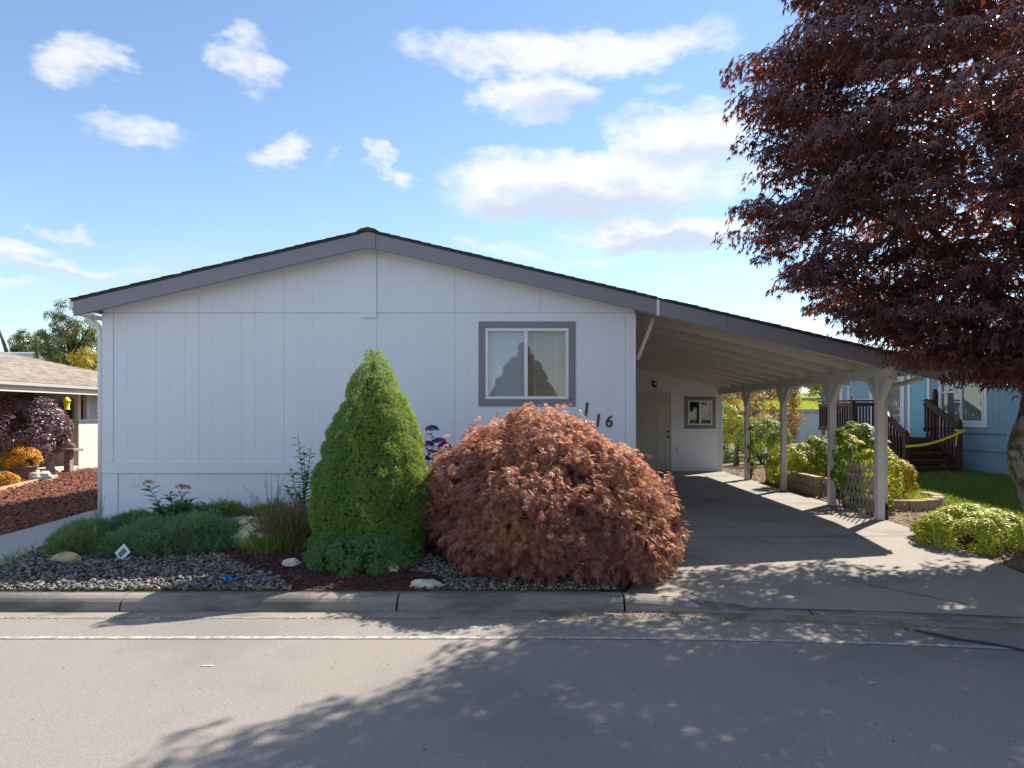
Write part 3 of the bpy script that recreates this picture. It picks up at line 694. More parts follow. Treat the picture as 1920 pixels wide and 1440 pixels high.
# dark porch wall with window
FB = lambda u, v, d: (-14.2+d, u, v)
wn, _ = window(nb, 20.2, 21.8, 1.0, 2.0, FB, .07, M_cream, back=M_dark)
MB().box(-14.19, -12.6, 22.9, 23.0, .12, EZ-.2).build('wall', M_tan, nb)
wn = MB().box(-13.25, -12.62, 22.86, 22.895, 1.3, 2.05).build('window', M_white, nb)
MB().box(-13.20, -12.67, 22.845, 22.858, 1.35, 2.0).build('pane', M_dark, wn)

# ------------------------------------------------------------------ blue neighbour on the right
M_blue = mat('blue_paint', (.24, .37, .48), .6, .06, 2.5, .1, 120)
M_bluetrim = mat('blue_trim_paint', (.10, .21, .36), .6, .05)
M_teal = mat('teal_paint', (.20, .48, .56), .5, .04)
M_bwin = mat('pale_blind', (.38, .40, .39), .7, .05, 3)
M_deck = mat('brown_deck_stain', (.075, .033, .022), .55, .2, 6, .3, 60, stretch=(1, 1, 1))
M_roofgrey = mat('grey_shingle', (.10, .10, .105), .9, .3, 5)
bl = thing('blue_house', 'blue sided house with white window trim behind the brown steps', 'house', (10, 17, .15))
BX = 10.0
FBx = lambda u, v, d: (BX-d, u, v)       # faces the grey house
MB().box(BX+.002, BX+8, 6.5, 23.6, .0, 3.1).build('wall', M_blue, bl)
def py(px): return 12800/(px-1000)
WB = (py(1847), py(1766), 1.32, 2.72)
WC = (py(1693), py(1636), 1.25, 2.55)
WA = (py(1578), py(1560), 1.66, 2.7)
DD = (py(1741), py(1709), .93, 2.62)
ZB = .83
def bs(a, b, hole=None, lo=ZB): siding('siding_panel', a, b, lo, 3.05, FBx, M_blue, bl, start=a, hole=hole)
bs(6.55, 9.2); bs(9.2, 12.4); bs(12.4, 14.9); bs(14.9, 17.2, WB); bs(17.2, 18.2, DD); bs(18.2, 20.3, WC); bs(20.3, 21.9); bs(21.9, 23.45, WA)
board('corner_trim', 23.455, 23.615, .2, 3.05, FBx, M_bluetrim, bl, -.01, .03)
board('belly_band', 6.55, 17.2, .70, .828, FBx, M_blue, bl, .0, .035)
siding('skirting_panel', 6.55, 23.4, .13, .697, FBx, M_blue, bl, depth=.010)
board('foundation', 6.55, 23.4, -.05, .125, FBx, mat('foundation', (.33, .34, .35), .9), bl, .0, .02)
board('skirting_trim', 14.4, 15.9, 1.06, 1.10, FBx, M_bluetrim, bl, .015, .022)
for wdef in (WB, WC, WA):
    ww, um = window(bl, *wdef, FBx, .10, M_white, frame=.05, back=M_bwin, d=.035, glassm=glass('blue_house_glass', (.85, .88, .88), .10))
    if wdef is WB:
        board('meeting_rail', um+.03, wdef[1]-.052, 2.02, 2.065, FBx, M_white, ww, .013, .03)
for a in ((DD[0]-.1, DD[0], DD[2], DD[3]+.1), (DD[1], DD[1]+.12, DD[2], DD[3]+.1), (DD[0]+.001, DD[1]-.001, DD[3], DD[3]+.1)):
    board('door_trim', *a, FBx, M_white, bl, .0, .04)
bd = board('door', DD[0]+.003, DD[1]-.003, DD[2], DD[3]-.003, FBx, M_teal, bl, .0005, .018)
for v0, v1 in ((1.1, 1.7), (1.82, 2.45)): board('door_panel', DD[0]+.1, DD[1]-.1, v0, v1, FBx, M_teal, bd, .017, .026)
board('corner_trim', py(1592)-.04, py(1592)+.05, .2, 3.0, FBx, M_white, bl, .014, .03)
MB().tube([(BX-.08, py(1597), 2.1), (BX-.08, py(1597), .3)], .05, 8).build('vent_pipe', M_white, bl, smooth=True)
board('meter_box', py(1570), py(1551), .75, 1.45, FBx, M_white, bl, .014, .06)
MB().prism([(BX-.45, 3.0), (BX+8.4, 3.0), (BX+4, 4.1)], lambda u, v, d: (u, 6.2+d, v), 0, 17.8).build('roof', M_roofgrey, bl)
board('eave_board', 6.2, 24.0, 2.86, 3.05, lambda u, v, d: (BX-.46-d, u, v), M_white, bl, .0, .03)
MB().tube([(BX-.03, 13.45, 2.6), (BX-.03, 13.45, 1.9), (BX-.03, 13.38, 1.5), (BX-.03, 13.4, 1.2)], .008, 6).build('cable', M_bluetrim, bl)

# ------------------------------------------------------------------ brown deck and stairs of the blue house
DZ, SY, TY = .93, 15.35, 16.6            # deck height, foot of the stairs, top of the stairs
GZ = .19
dk = thing('porch_deck', 'dark brown wooden deck with railings and steps up to the teal door', 'deck', (8.9, 16.6, GZ))
for k in range(14):
    y = TY+.03+k*.146; MB().box(7.75, 9.93, y, y+.140, DZ-.035, DZ).build('deck_board', M_deck, dk)
for k in range(4):
    MB().box(7.76, 9.9, TY-.01, TY+.02, .22+k*.17, .22+k*.17+.155).build('skirt_board', M_deck, dk)
for k in range(4): MB().box(7.73, 7.755, TY+.03, TY+2.0, .22+k*.17, .22+k*.17+.155).build('skirt_board', M_deck, dk)
sx0, sx1 = 8.40, 9.52
nst = 5; rise = (DZ-GZ)/nst; run = (TY-SY)/nst
for k in range(nst):
    z = GZ+rise*(k+1); y = SY+run*k
    if k < nst-1:
        for j in range(2): MB().box(sx0, sx1, y+j*.128, y+j*.128+.122, z-.04, z).build('tread', M_deck, dk, bevel=.004)
    MB().box(sx0+.02, sx1-.02, y+.03, y+.05, z-rise+.035, z-.041).build('riser', M_deck, dk)
for x in (sx0-.03, sx1+.03): MB().bar((x, SY-.02, GZ+.08), (x, TY, DZ-.06), .04, .24).build('stringer', M_deck, dk)
def newel(x, y, z0, h, r=.05, parent=dk):
    mb = MB(); mb.box(x-r, x+r, y-r, y+r, z0, z0+h); mb.lathe([(r*.98, 0), (r*.9, r*.7), (r*.5, r*1.2), (.005, r*1.35)], (x, y, z0+h+.001), 10); return mb.build('newel_post', M_deck, parent, bevel=.004)
newel(sx0-.03, SY-.04, GZ-.02, .92); newel(sx1+.03, SY-.04, GZ-.02, 1.18)
newel(sx0-.03, TY+.05, GZ, 1.66); newel(9.80, TY+.05, GZ, 1.88); newel(7.80, TY+.05, GZ, 1.63)
def railing(p, q, h0=.10, h1=.92, n=8, posts=False):
    p = Vector(p); q = Vector(q); u = Vector((0, 0, 1))
    MB().bar(p+u*h1, q+u*h1, .09, .045).build('handrail', M_deck, dk, bevel=.005)
    MB().bar(p+u*(h1-.09), q+u*(h1-.09), .04, .085).build('rail', M_deck, dk)
    MB().bar(p+u*h0, q+u*h0, .04, .085).build('rail', M_deck, dk)
    for i in range(n):
        c = p+(q-p)*((i+.5)/n); MB().bar(c+u*(h0-.06), c+u*(h1-.05), .042, .03, (p-q)).build('baluster', M_deck, dk)
railing((7.85, TY+.05, DZ), (sx0-.085, TY+.05, DZ), n=6, h0=.22)
railing((sx1+.0, TY+.05, DZ), (9.75, TY+.05, DZ), n=3, h0=.22)
railing((sx0-.03, SY+.02, GZ+.05), (sx0-.03, TY, DZ), n=9, h0=.16, h1=.86)
railing((sx1+.03, SY+.02, GZ+.24), (sx1+.03, TY, DZ+.08), n=9, h0=.0, h1=.86)
railing((7.78, TY+.12, DZ), (7.78, TY+2.0, DZ), n=14, h0=.22)
# caution tape tied across the steps
M_tape = mat('yellow_tape', (.80, .66, .05), .4, .1)
pts = []
for i in range(13):
    t = i/12; pts.append((sx0-.09+(sx1+.13-sx0+.09)*t, SY-.10, .80+.36*t-.10*math.sin(math.pi*t)*(1-.3*t)))
mb = MB(); vs = []
for i, (x, y, z) in enumerate(pts):
    a = .5*math.sin(i*.9); vs += [(x, y-.008, z-.028*math.cos(a)), (x, y+.012*math.sin(a), z+.028*math.cos(a))]
mb.add(vs, [(2*i, 2*i+2, 2*i+3, 2*i+1) for i in range(12)])
tp = thing('barrier_tape', 'yellow plastic tape tied across the foot of the brown steps', 'tape', (8.9, SY-.1, .8))
o = mb.build('tape_span', M_tape, tp); sdf = o.modifiers.new('thick', 'SOLIDIFY'); sdf.thickness = .003
mb = MB(); mb.tube([(sx1-.06+.05*math.cos(a)*1.2+.09, SY-.04+.075*math.sin(a), 1.15+.008*math.sin(3*a)) for a in np.linspace(0, 6.28, 14)], .018, 6, False); mb.build('tape_knot', M_tape, tp)
mb = MB(); mb.add([(sx1-.07, SY-.11, 1.15), (sx1-.04, SY-.115, 1.15), (sx1-.085, SY-.12, .80), (sx1-.11, SY-.115, .82)], [(0, 1, 2, 3)]); o = mb.build('tape_end', M_tape, tp); sdf = o.modifiers.new('thick', 'SOLIDIFY'); sdf.thickness = .002

# strip of paving along the blue house
struct(MB().prism([(8.2, 15.4), (10.0, 15.4), (10.0, 9), (9.3, 9), (9.3, 12.5), (8.6, 14.6), (7.9, 15.0)], lambda u, v, d: (u, v, float(terrain(u, v))+.02+d), 0, .01).build('paving', mat('brown_paving', (.13, .10, .09), .9, .2, 5, .3, 60)))

# ------------------------------------------------------------------ garden walls behind
M_block = mat('pale_block', (.47, .50, .52), .85, .06, 3)
M_bcap = mat('block_cap', (.30, .33, .35), .85)
gw_ = thing('block_wall', 'pale blue grey concrete block wall below the sloping lawn', 'wall', (14, 33, 0))
for r in range(8):
    for k in range(32):
        x = 10.6+k*.41+(.2 if r % 2 else 0); MB().box(x, x+.398, 33.0, 33.2, r*.2, r*.2+.19).build('block', M_block, gw_)
MB().box(10.5, 24.2, 33.02, 33.3, 0, 1.585).build('core', M_bcap, gw_)
MB().box(10.5, 24.2, 32.95, 33.35, 1.60, 1.69).build('coping', M_bcap, gw_)
M_stone = mat('planter_stone', (.34, .26, .18), .9, .18, 4, .9, 35, island=.0)
def blockring(name, label, pts, h, rows=1, w=.28, dp=.16):
    t = thing(name, label, 'planter', (pts[0][0], pts[0][1], float(terrain(*pts[0]))))
    for r in range(rows):
        for (x0, y0), (x1, y1) in zip(pts[:-1], pts[1:]):
            L = math.hypot(x1-x0, y1-y0); n = max(1, round(L/w))
            for i in range(n):
                a = (i+.02)/n; b = (i+.98)/n; z = max(float(terrain(x0, y0)), -.02)-.03
                j = .008*rng.normal(); nx, ny = -(y1-y0)/L, (x1-x0)/L
                A = np.array([x0+(x1-x0)*a+nx*j, y0+(y1-y0)*a+ny*j]); B = np.array([x0+(x1-x0)*b+nx*j, y0+(y1-y0)*b+ny*j]); o = np.array([nx, ny])*dp
                z0 = z+r*h/rows; z1 = z+(r+1)*h/rows-.006+.006*rng.random()
                MB().hexa([(*A, z0), (*B, z0), (*(B+o), z0), (*(A+o), z0), (*A, z1), (*B, z1), (*(B+o), z1), (*(A+o), z1)]).build('block', M_stone, t, bevel=.015)
    return t
arc = [(5.92+.80*math.cos(a), 11.35+.75*math.sin(a)) for a in np.radians(np.linspace(195, 380, 9))]
blockring('stone_planter', 'curved tan block edging around the bed beside the front carport post', arc, .21)
blockring('stone_planter', 'mossy brown block edging of the bed behind the vine post', [(5.32, 15.2), (5.32, 12.5), (5.9, 12.3)][::-1], .40, rows=2)

# expanding willow trellis between the first two posts
M_twig = mat('weathered_twig', (.34, .30, .27), .85, .15, 12)
tr = thing('garden_trellis', 'weathered diamond trellis fence between the two front carport posts', 'trellis', (4.99, 10.5, 0))
for k in range(13):
    for sgn in (1, -1):
        y0 = 9.78+k*.125; y1 = y0+sgn*.34; z0 = -.01; z1 = .80
        if y1 > 11.25: z1 *= (11.25-y0)/(y1-y0); y1 = 11.25
        if y1 < 9.78: z1 *= (y0-9.78)/(y0-y1) if y0 > 9.78 else 0; y1 = 9.78
        if z1 < .1 or y0 > 11.25: continue
        MB().bar((5.0+.008*sgn, y0, z0), (5.0+.008*sgn, y1, z1), .010, .016, (0, 1, 0)).build('slat', M_twig, tr)

# white building with roof boxes far behind the left neighbour
fb = thing('white_building', 'distant white flat roofed building above the brown shingled roof', 'building', (-44, 60, 0))
MB().box(-46.6, -41.6, 60, 66, 0, 6.75).build('wall', M_white, fb)
MB().box(-46.8, -41.4, 59.8, 66.2, 6.751, 7.0).build('roof', M_white, fb, bevel=.1)
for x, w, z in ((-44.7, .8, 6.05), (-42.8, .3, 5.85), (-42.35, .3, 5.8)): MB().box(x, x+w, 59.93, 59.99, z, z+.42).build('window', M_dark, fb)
# ------------------------------------------------------------------ garden sheets
def sheet(name, y0, y1, xl, xr_, m, dz=.006, step=.15, nx=24):
    yy = np.arange(y0, y1+1e-6, step); V = []
    for y in yy:
        a, b = xl(y), xr_(y); X = np.linspace(a, b, nx); Y = y+edge(X)*float(sstep(8.2, 6.2, y)); V.append(np.stack([X, Y, terrain(X, np.maximum(Y, 6.2+edge(X)))+dz], -1))
    V = np.concatenate(V); n = nx; i = np.arange((len(yy)-1)*(n-1)); a = (i//(n-1))*n+i % (n-1)
    return struct(link(name, npmesh(name, V, np.stack([a, a+1, a+n+1, a+n], -1)), m))
pathL = lambda y: float(np.interp(y, [q[1] for q in pl], [q[0] for q in pl]))
pathR = lambda y: float(np.interp(y, [q[1] for q in pr], [q[0] for q in pr]))
drvL = lambda y: .95+.55*float(sstep(6.5, 9.2, y))-.25*float(sstep(6.7, 6.1, y))
sheet('garden_bed', 6.2, 9.76, lambda y: pathL(y)-.01, lambda y: drvL(y)+.02, M_soil)
M_bark = mat('red_bark_sheet', (.15, .055, .038), .95, .3, 12, .9, 40)
sheet('bark_bed', 6.2, 19.6, lambda y: -16.0, lambda y: pathR(y)+.01, M_bark, nx=40, step=.3)
M_mulch = mat('mulch_sheet', (.17, .12, .085), .95, .3, 12, .9, 50)
sheet('mulch_bed', 6.2, 21.0, lambda y: 4.985+.35*float(sstep(6.7, 6.1, y)), lambda y: 8.5-2.6*float(sstep(8.5, 9.3, y))+.72*float(sstep(9.2, 10.6, y)), M_mulch)
lawnL = lambda y: 8.5-2.6*float(sstep(8.5, 9.3, y))+.9*float(sstep(9.2, 10.6, y))*.8-.02
sheet('lawn', 6.2, 22.0, lawnL, lambda y: 9.99, M_lawn)
def zt(x, y): return float(terrain(x, y))

# loose stones, bark and chips
def inpoly(x, y, poly):
    c = np.zeros(len(x), bool); n = len(poly)
    for i in range(n):
        x0, y0 = poly[i]; x1, y1 = poly[(i+1) % n]
        t = ((y0 > y) != (y1 > y)) & (x < (x1-x0)*(y-y0)/(y1-y0+1e-12)+x0); c ^= t
    return c
LAVA = [(-3.7, 7.65), (-3.1, 7.1), (-2.45, 6.6), (-2.15, 6.15), (-1.1, 6.15), (-.8, 6.4), (-1.0, 6.75), (-1.75, 7.0), (-2.3, 7.35), (-2.7, 7.85)]
M_rock = mat('river_rock', (.17, .16, .15), .8, .3, 25, .5, 120, island=.75)
M_lava = mat('lava_rock', (.085, .033, .034), .95, .25, 30, .6, 150, island=.4)
M_chip = mat('bark_chip', (.19, .075, .05), .95, .2, 30, island=.45)
M_mchip = mat('mulch_chip', (.27, .20, .145), .95, .2, 30, island=.5)
OCT = ([(1, 0, 0), (-1, 0, 0), (0, 1, 0), (0, -1, 0), (.25, .2, 1), (-.2, .1, -1), (.6, -.6, .5), (-.55, .55, .55)],
       [(4, 6, 0), (0, 2, 4), (4, 2, 7), (4, 7, 1), (4, 1, 3), (4, 3, 6), (6, 3, 0), (7, 2, 1), (5, 2, 0), (5, 1, 2), (5, 3, 1), (5, 0, 3)])
def stones(name, n, box, m, r0, r1, flat=.5, mask=None, tmpl=None, dz=.004):
    x = rng.uniform(box[0], box[1], n); y = rng.uniform(box[2], box[3], n)
    k = np.ones(n, bool) if mask is None else mask(x, y)
    x, y = x[k], y[k]; n = len(x); r = r0+(r1-r0)*rng.random(n)**1.8
    z = terrain(x, y)+dz+r*flat*.5+rng.random(n)*r*.8
    nr = unit(np.stack([rng.normal(size=n)*.45, rng.normal(size=n)*.45, np.ones(n)], -1))
    T, F = tmpl or t_stone(); T = np.array(T)*np.array([1, .72, flat])
    o = scatter_multi(name, np.stack([x, y, z], -1), nr, rdir(n), r, jitter_tmpl((T, F), .16, 7), m, None, 'stuff', width=rng.uniform(.6, 1.3, n))
    return o
inpath = lambda x, y: x > np.interp(y, [q[1] for q in pl], [q[0] for q in pl])+.02
gm = lambda x, y: inpath(x, y) & ~inpoly(x, y, LAVA) & (y > 6.21) & (x < .85) & (y < 7.25+.15*np.sin(x*3)+np.where(x < -4.6, .3, 0))
o = stones('gravel', 26000, (-5.5, .9, 6.21, 7.6), M_rock, .009, .032, .5, gm, OCT); o['label'] = 'dark grey river rock spread behind the kerb'
o = stones('lava_gravel', 11000, (-3.8, -.7, 6.21, 7.9), M_lava, .007, .020, .7, lambda x, y: inpoly(x, y, LAVA), OCT); o['label'] = 'dark red crushed lava rock in front of the spruce'
o = stones('bark_chips', 26000, (-14.5, -6.4, 6.5, 18.6), M_chip, .022, .05, .6, lambda x, y: (x < np.interp(y, [q[1] for q in pr], [q[0] for q in pr])-.02) & (x/y > -.85), t_chip()); o['label'] = 'red bark chips covering the side yard'
o = stones('mulch_chips', 15000, (4.98, 8.0, 6.25, 19), M_mchip, .014, .035, .6, lambda x, y: (x > 5.0) & (x < 8.4-2.55*sstep(8.5, 9.3, y)+.70*sstep(9.2, 10.6, y)), t_chip()); o['label'] = 'pale brown wood chips beside the driveway'
M_brown = fol('dry_leaf', (.18, .085, .04), (.30, .15, .06), (.3, .12, .04), .15)
def litter(name, n, box, mask=None, label='', m=None, s=(.015, .03), zf=None):
    x = rng.uniform(box[0], box[1], n); y = rng.uniform(box[2], box[3], n)
    if mask is not None: k = mask(x, y); x, y = x[k], y[k]
    n = len(x); z = (zf or terrain)(x, y)+.014+.01*rng.random(n)
    o = scatter(name, np.stack([x, y, z], -1), unit(np.stack([rng.normal(size=n)*.5, rng.normal(size=n)*.5, np.ones(n)], -1)), rdir(n), rng.uniform(*s, n), t_leaf(.3, .15), m or M_brown)
    o['label'] = label; return o
litter('leaf_litter', 5200, (-.5, 1.25, 6.21, 8.0), lambda x, y: x < .95+.3*rng.random(len(x))**3, 'dry brown leaves under the weeping maple')
litter('gutter_litter', 420, (.5, 2.0, 5.78, 5.98), lambda x, y: rng.random(len(x)) < np.exp(-((x-1.0)/.45)**2), 'dry leaves gathered in the gutter at the kerb end', zf=lambda x, y: 0*x-.232)
# crumbs of yellow moss along the seam of gutter and asphalt
M_moss = mat('moss_crumb', (.36, .32, .20), .95, .2, 30, island=.35)
n = 1700; x = rng.uniform(-7, 4.5, n); y = 5.775+edge(x)+.018*rng.normal(size=n); 
o = scatter('moss_crumbs', np.stack([x, y, np.full(n, RDZ+.004)], -1), np.tile([0, 0, 1.], (n, 1)), rdir(n), rng.uniform(.004, .012, n), t_chip(), M_moss); o['label'] = 'yellow moss crumbs along the gutter seam'
# grass tufts in the gutter
M_grass = fol('grass_blade', (.11, .19, .03), (.18, .26, .045), (.28, .40, .06), .3)
def tuft_pts(cs, n, r):
    p = []
    for cx, cy, z in cs: p.append(np.stack([cx+r*rng.normal(size=n), cy+r*.45*rng.normal(size=n), np.full(n, z)], -1))
    return np.concatenate(p)
cs = [(0.35, 5.76, RDZ), (0.45, 5.77, RDZ), (0.76, 5.75, RDZ), (0.86, 5.76, RDZ), (-0.81, 5.76, RDZ), (1.62, 5.71, RDZ), (2.32, 5.65, RDZ), (2.59, 5.62, RDZ), (3.89, 5.48, RDZ), (1.03, 6.16, -.2), (1.10, 6.20, -.2), (3.83, 5.79, -.24), (-5.13, 6.22, -.1), (-4.97, 6.24, -.1), (2.05, 5.66, RDZ), (2.97, 5.56, RDZ)]
p = tuft_pts(cs, 34, .05); n = len(p); up = unit(np.stack([rng.normal(size=n)*.6, rng.normal(size=n)*.6, np.ones(n)], -1))
o = scatter('grass_tufts', p, np.cross(up, rdir(n)), up, rng.uniform(.02, .055, n), t_blade(.05), M_grass); o['label'] = 'small grass tufts growing in the gutter'
# lawn blades
n = 60000; x = rng.uniform(5.9, 10, n); y = rng.uniform(7.5, 16.5, n); k = (x > np.array([lawnL(v) for v in y])) & (x/y > .42); x, y = x[k], y[k]; n = len(x)
up = unit(np.stack([rng.normal(size=n)*.45, rng.normal(size=n)*.45, np.ones(n)], -1))
o = scatter('lawn_grass', np.stack([x, y, terrain(x, y)], -1), np.cross(up, rdir(n)), up, rng.uniform(.035, .08, n), t_small(.09), M_grass); o['label'] = 'mown green grass beside the blue house'
# weeds on the path edge
x = rng.uniform(-5.5, -5.2, 300); y = rng.uniform(6.4, 7.8, 300); up = unit(np.stack([rng.normal(size=300)*.6, rng.normal(size=300)*.6, np.ones(300)], -1))
o = scatter('edge_weeds', np.stack([x+(y-6.3)*-.12, y, terrain(x, y)+.01], -1), np.cross(up, rdir(300)), up, rng.uniform(.04, .12, 300), t_blade(.04), M_grass); o['label'] = 'thin weeds along the edge of the path'

# ------------------------------------------------------------------ generic plant builders
def foliage(name, parent, m, lumps, per, size, tmpl, out=1.0, up=.35, hang=0.0, jit=.5, inner=.25):
    """lumps: (n,4) x,y,z,r plus outward dirs (n,3)"""
    c, d = lumps; n = len(c)*per
    C = np.repeat(c, per, 0); D = np.repeat(d, per, 0)
    v = unit(D*out+rdir(n)*1.0); rad = C[:, 3:4]*(1-inner*rng.random((n, 1))**2)
    pos = C[:, :3]+v*rad
    nr = unit(v+D*.4+np.array([0, 0, up])+rdir(n)*jit)
    tn = unit(v+np.array([0, 0, -hang])+rdir(n)*.6)
    s = rng.uniform(size*.7, size*1.25, n)
    return scatter(name, pos, nr, tn, s, tmpl, m, parent, 'stuff')
def ell_lumps(c, r, n, lr, zmin=-1.0, shell=.75):
    d = rdir(n*3); d = d[d[:, 2] > zmin][:n]; k = len(d)
    rr_ = (shell+(1-shell)*rng.random((k, 1)))
    p = np.array(c)+d*np.array(r)*rr_
    return np.concatenate([p, rng.uniform(lr*.7, lr*1.3, (k, 1))], 1), unit(d/np.array(r))
def prof_lumps(c, prof, n, lr, sy=1.0, shell=(.9, 1.0)):
    """lumps over a surface of revolution: prof [(z, r)]"""
    zz = np.array([q[0] for q in prof]); rr_ = np.array([q[1] for q in prof])
    zs = np.linspace(zz.min(), zz.max(), 200); rs = np.interp(zs, zz, rr_); w = np.maximum(rs, .05); w = w/w.sum()
    z = rng.choice(zs, n, p=w); r = np.interp(z, zz, rr_); a = rng.uniform(0, 2*math.pi, n); k = rng.uniform(shell[0], shell[1], n)
    slope = np.interp(z, zs, np.gradient(rs, zs))
    p = np.stack([c[0]+r*k*np.cos(a), c[1]+r*k*np.sin(a)*sy, c[2]+z, rng.uniform(lr*.7, lr*1.3, n)], -1)
    d = unit(np.stack([np.cos(a), np.sin(a), -slope], -1)); return p, d
def stems(name, parent, base, tips, r=.008, m=None, bend=.15):
    mb = MB()
    for t in tips:
        b = np.array(base); t = np.array(t[:3]); mid = (b+t)/2+rng.normal(size=3)*bend*np.linalg.norm(t-b)*.5
        mb.tube([b, mid, t], [r, r*.7, r*.35], 5)
    return mb.build(name, m or M_twigd, parent)
M_twigd = mat('dark_twig', (.09, .065, .05), .9, .2)
M_bark_t = mat('maple_bark', (.25, .21, .17), .9, .4, 14, 1.0, 20, col2=(.075, .075, .04), c2scale=9, c2lo=.44, c2hi=.58, stretch=(1, 1, .5), mid=(40, .35))
def shrub(name, label, cat, c, r, m, nl=60, lr=.12, per=60, size=.05, tmpl=None, zmin=-.6, up=.35, hang=0., group=None, core=.0, inner=.3, ground=None):
    gz_ = zt(c[0], c[1]) if ground is None else ground
    t = thing(name, label, cat, (c[0], c[1], gz_), group)
    L = ell_lumps(c, r, nl, lr, zmin)
    foliage('foliage', t, m, L, per, size, tmpl or t_leaf(), up=up, hang=hang, inner=inner)
    stems('stems', t, (c[0], c[1], gz_-.02), L[0][:14], .012)
    return t

# ------------------------------------------------------------------ dwarf spruce
M_spruce = fol('spruce_needle', (.085, .19, .05), (.21, .345, .075), (.50, .62, .10), .40, .5)
M_sprcore = mat('spruce_inside', (.03, .045, .016), .95, .3, 20)  # very dark green so gaps between tufts look shaded
sp_prof = [(-.02, .42), (.08, .51), (.22, .56), (.42, .58), (.62, .57), (.92, .51), (1.26, .41), (1.6, .275), (1.92, .12), (2.10, .04), (2.15, .01)]
spr = thing('dwarf_spruce', 'tall dense green cone shaped spruce in front of the wall', 'tree', (-1.74, 7.45, .01))
MB().lathe([(max(r-.06, .004), z-.02) for z, r in sp_prof], (-1.74, 7.45, .01), 24).build('dark_core', M_sprcore, spr, smooth=True)  # solid core instead of branches, its dark colour stands for inner shade
MB().tube([(-1.74, 7.45, -.1), (-1.74, 7.45, 1.9)], [.05, .01], 8).build('trunk', M_twigd, spr)
def cushion(c, prof, n, ncell, R0, R1, amp, sy=1.0, lean=0.0):
    """points on a surface of revolution that swells into packed cushions; returns pos, outward normal, cell direction, depth"""
    (cc, cd) = prof_lumps((0, 0, 0), prof, ncell, 1.0, 1.0, (1, 1)); cc = cc[:, :3]; cr = rng.uniform(R0, R1, ncell)
    (pp, pd) = prof_lumps((0, 0, 0), prof, n, 1.0, 1.0, (1, 1)); pp = pp[:, :3]
    best = np.full(n, 9.0); idx = np.zeros(n, int)
    for k in range(0, n, 4000):
        d2 = np.sum((pp[k:k+4000, None, :]-cc[None])**2, -1)/cr[None]**2; j = np.argmin(d2, 1); idx[k:k+4000] = j; best[k:k+4000] = d2[np.arange(len(j)), j]
    h = 1-np.minimum(best, 1.6)
    pos = pp+pd*(amp*h[:, None]*(cr[idx]/R1)[:, None]); off = (pp-cc[idx])/cr[idx][:, None]
    nr = unit(pd+off*.9)
    pos = pos*np.array([1, sy, 1]); pos[:, 0] += lean*pos[:, 2]
    return pos+np.array(c), nr, pd, h
pos, nr, pd, h = cushion((-1.74, 7.45, .01), sp_prof, 40000, 280, .10, .22, .115)
keep = (h > -.1) | (rng.random(len(h)) < .45); pos, nr, pd = pos[keep], nr[keep], pd[keep]; n = len(pos); pos = pos-pd*(.05*rng.random((n, 1))**2)
scatter('crown', pos, unit(nr+rdir(n)*.35), rdir(n), rng.uniform(.016, .030, n), t_tuft(7, .10, .7), M_spruce, spr)
mnd = thing('spruce_mound', 'low dark green mound of spruce at the foot of the cone', 'shrub', (-1.84, 7.1, .0))
MB().lathe([(.46, -.1), (.5, .1), (.42, .2), (.25, .27), (.02, .30)], (-1.76, 7.12, -.03), 20, sx=.9, sy=.75).build('dark_core', M_sprcore, mnd, smooth=True)  # solid dark core under the mound, shade put into its colour
M_spruce2 = fol('spruce_needle_blue', (.085, .20, .07), (.14, .27, .09), (.24, .36, .10), .24, .5)
foliage('crown', mnd, M_spruce2, ell_lumps((-1.76, 7.12, .02), (.54, .46, .33), 150, .085, -.25, .88), 64, .030, t_tuft(), out=.9, up=.3, jit=.45, inner=.35)

# ------------------------------------------------------------------ weeping laceleaf maple
M_lace = fol('laceleaf', (.24, .105, .10), (.46, .24, .195), (.85, .43, .26), .44, .40, c3=(.42, .25, .10), c3scale=1.6, c3lo=.58, c3hi=.85, spec=.5)
lc = (.30, 7.42, -0.02)
lprof = [(-.02, 1.0), (.1, 1.12), (.26, 1.23), (.48, 1.21), (.8, 1.08), (1.06, .83), (1.27, .55), (1.44, .30), (1.56, .07)]
lace = thing('weeping_maple', 'broad domed weeping laceleaf maple with orange red foliage', 'tree', (lc[0], lc[1], .0))
def lace_tips(name, parent, ntip, prof, R0, R1, amp, ncell, per=6, size=.07, dep=.10, lean=-.21):
    pos, nr0, pd, h = cushion(lc, prof, ntip, ncell, R0, R1, amp, .95, lean)
    pos = pos-pd*(dep*rng.random((ntip, 1))**1.7)+rdir(ntip)*.02
    hz = unit(nr0*np.array([1, 1, .25])+1e-6)
    pos = pos+nr0*(.16*(rng.random((ntip, 1)) < .10)*rng.random((ntip, 1)))
    keep = (h > -.12) | (rng.random(ntip) < .35); pos, nr0, pd, hz, h = pos[keep], nr0[keep], pd[keep], hz[keep], h[keep]; ntip = len(pos)
    td = unit(hz*.75+np.array([0, 0, -.62])+rdir(ntip)*.45)                       # twig tips arch out and hang
    P = np.repeat(pos, per, 0); T = np.repeat(td, per, 0); N = np.repeat(nr0, per, 0); k = len(P)
    s = np.tile(np.linspace(0, 1, per), ntip)[:, None]
    P = P+T*(s-.6)*.10+rdir(k)*.012
    tn = unit(T+rdir(k)*.55+np.array([0, 0, -.15])); nn = unit(np.array([0, 0, .55])+N*.5+rdir(k)*.7)
    scatter(name, P, nn, tn, rng.uniform(size*.6, size*1.35, k), t_thread(7, 140, .045), M_lace, parent)
    return pos
tips = lace_tips('crown', lace, 7600, lprof, .12, .36, .19, 110, size=.062)
lace_tips('inner_foliage', lace, 1100, [(z, r*.74) for z, r in lprof[1:]], .15, .3, .08, 60, 5, .08)
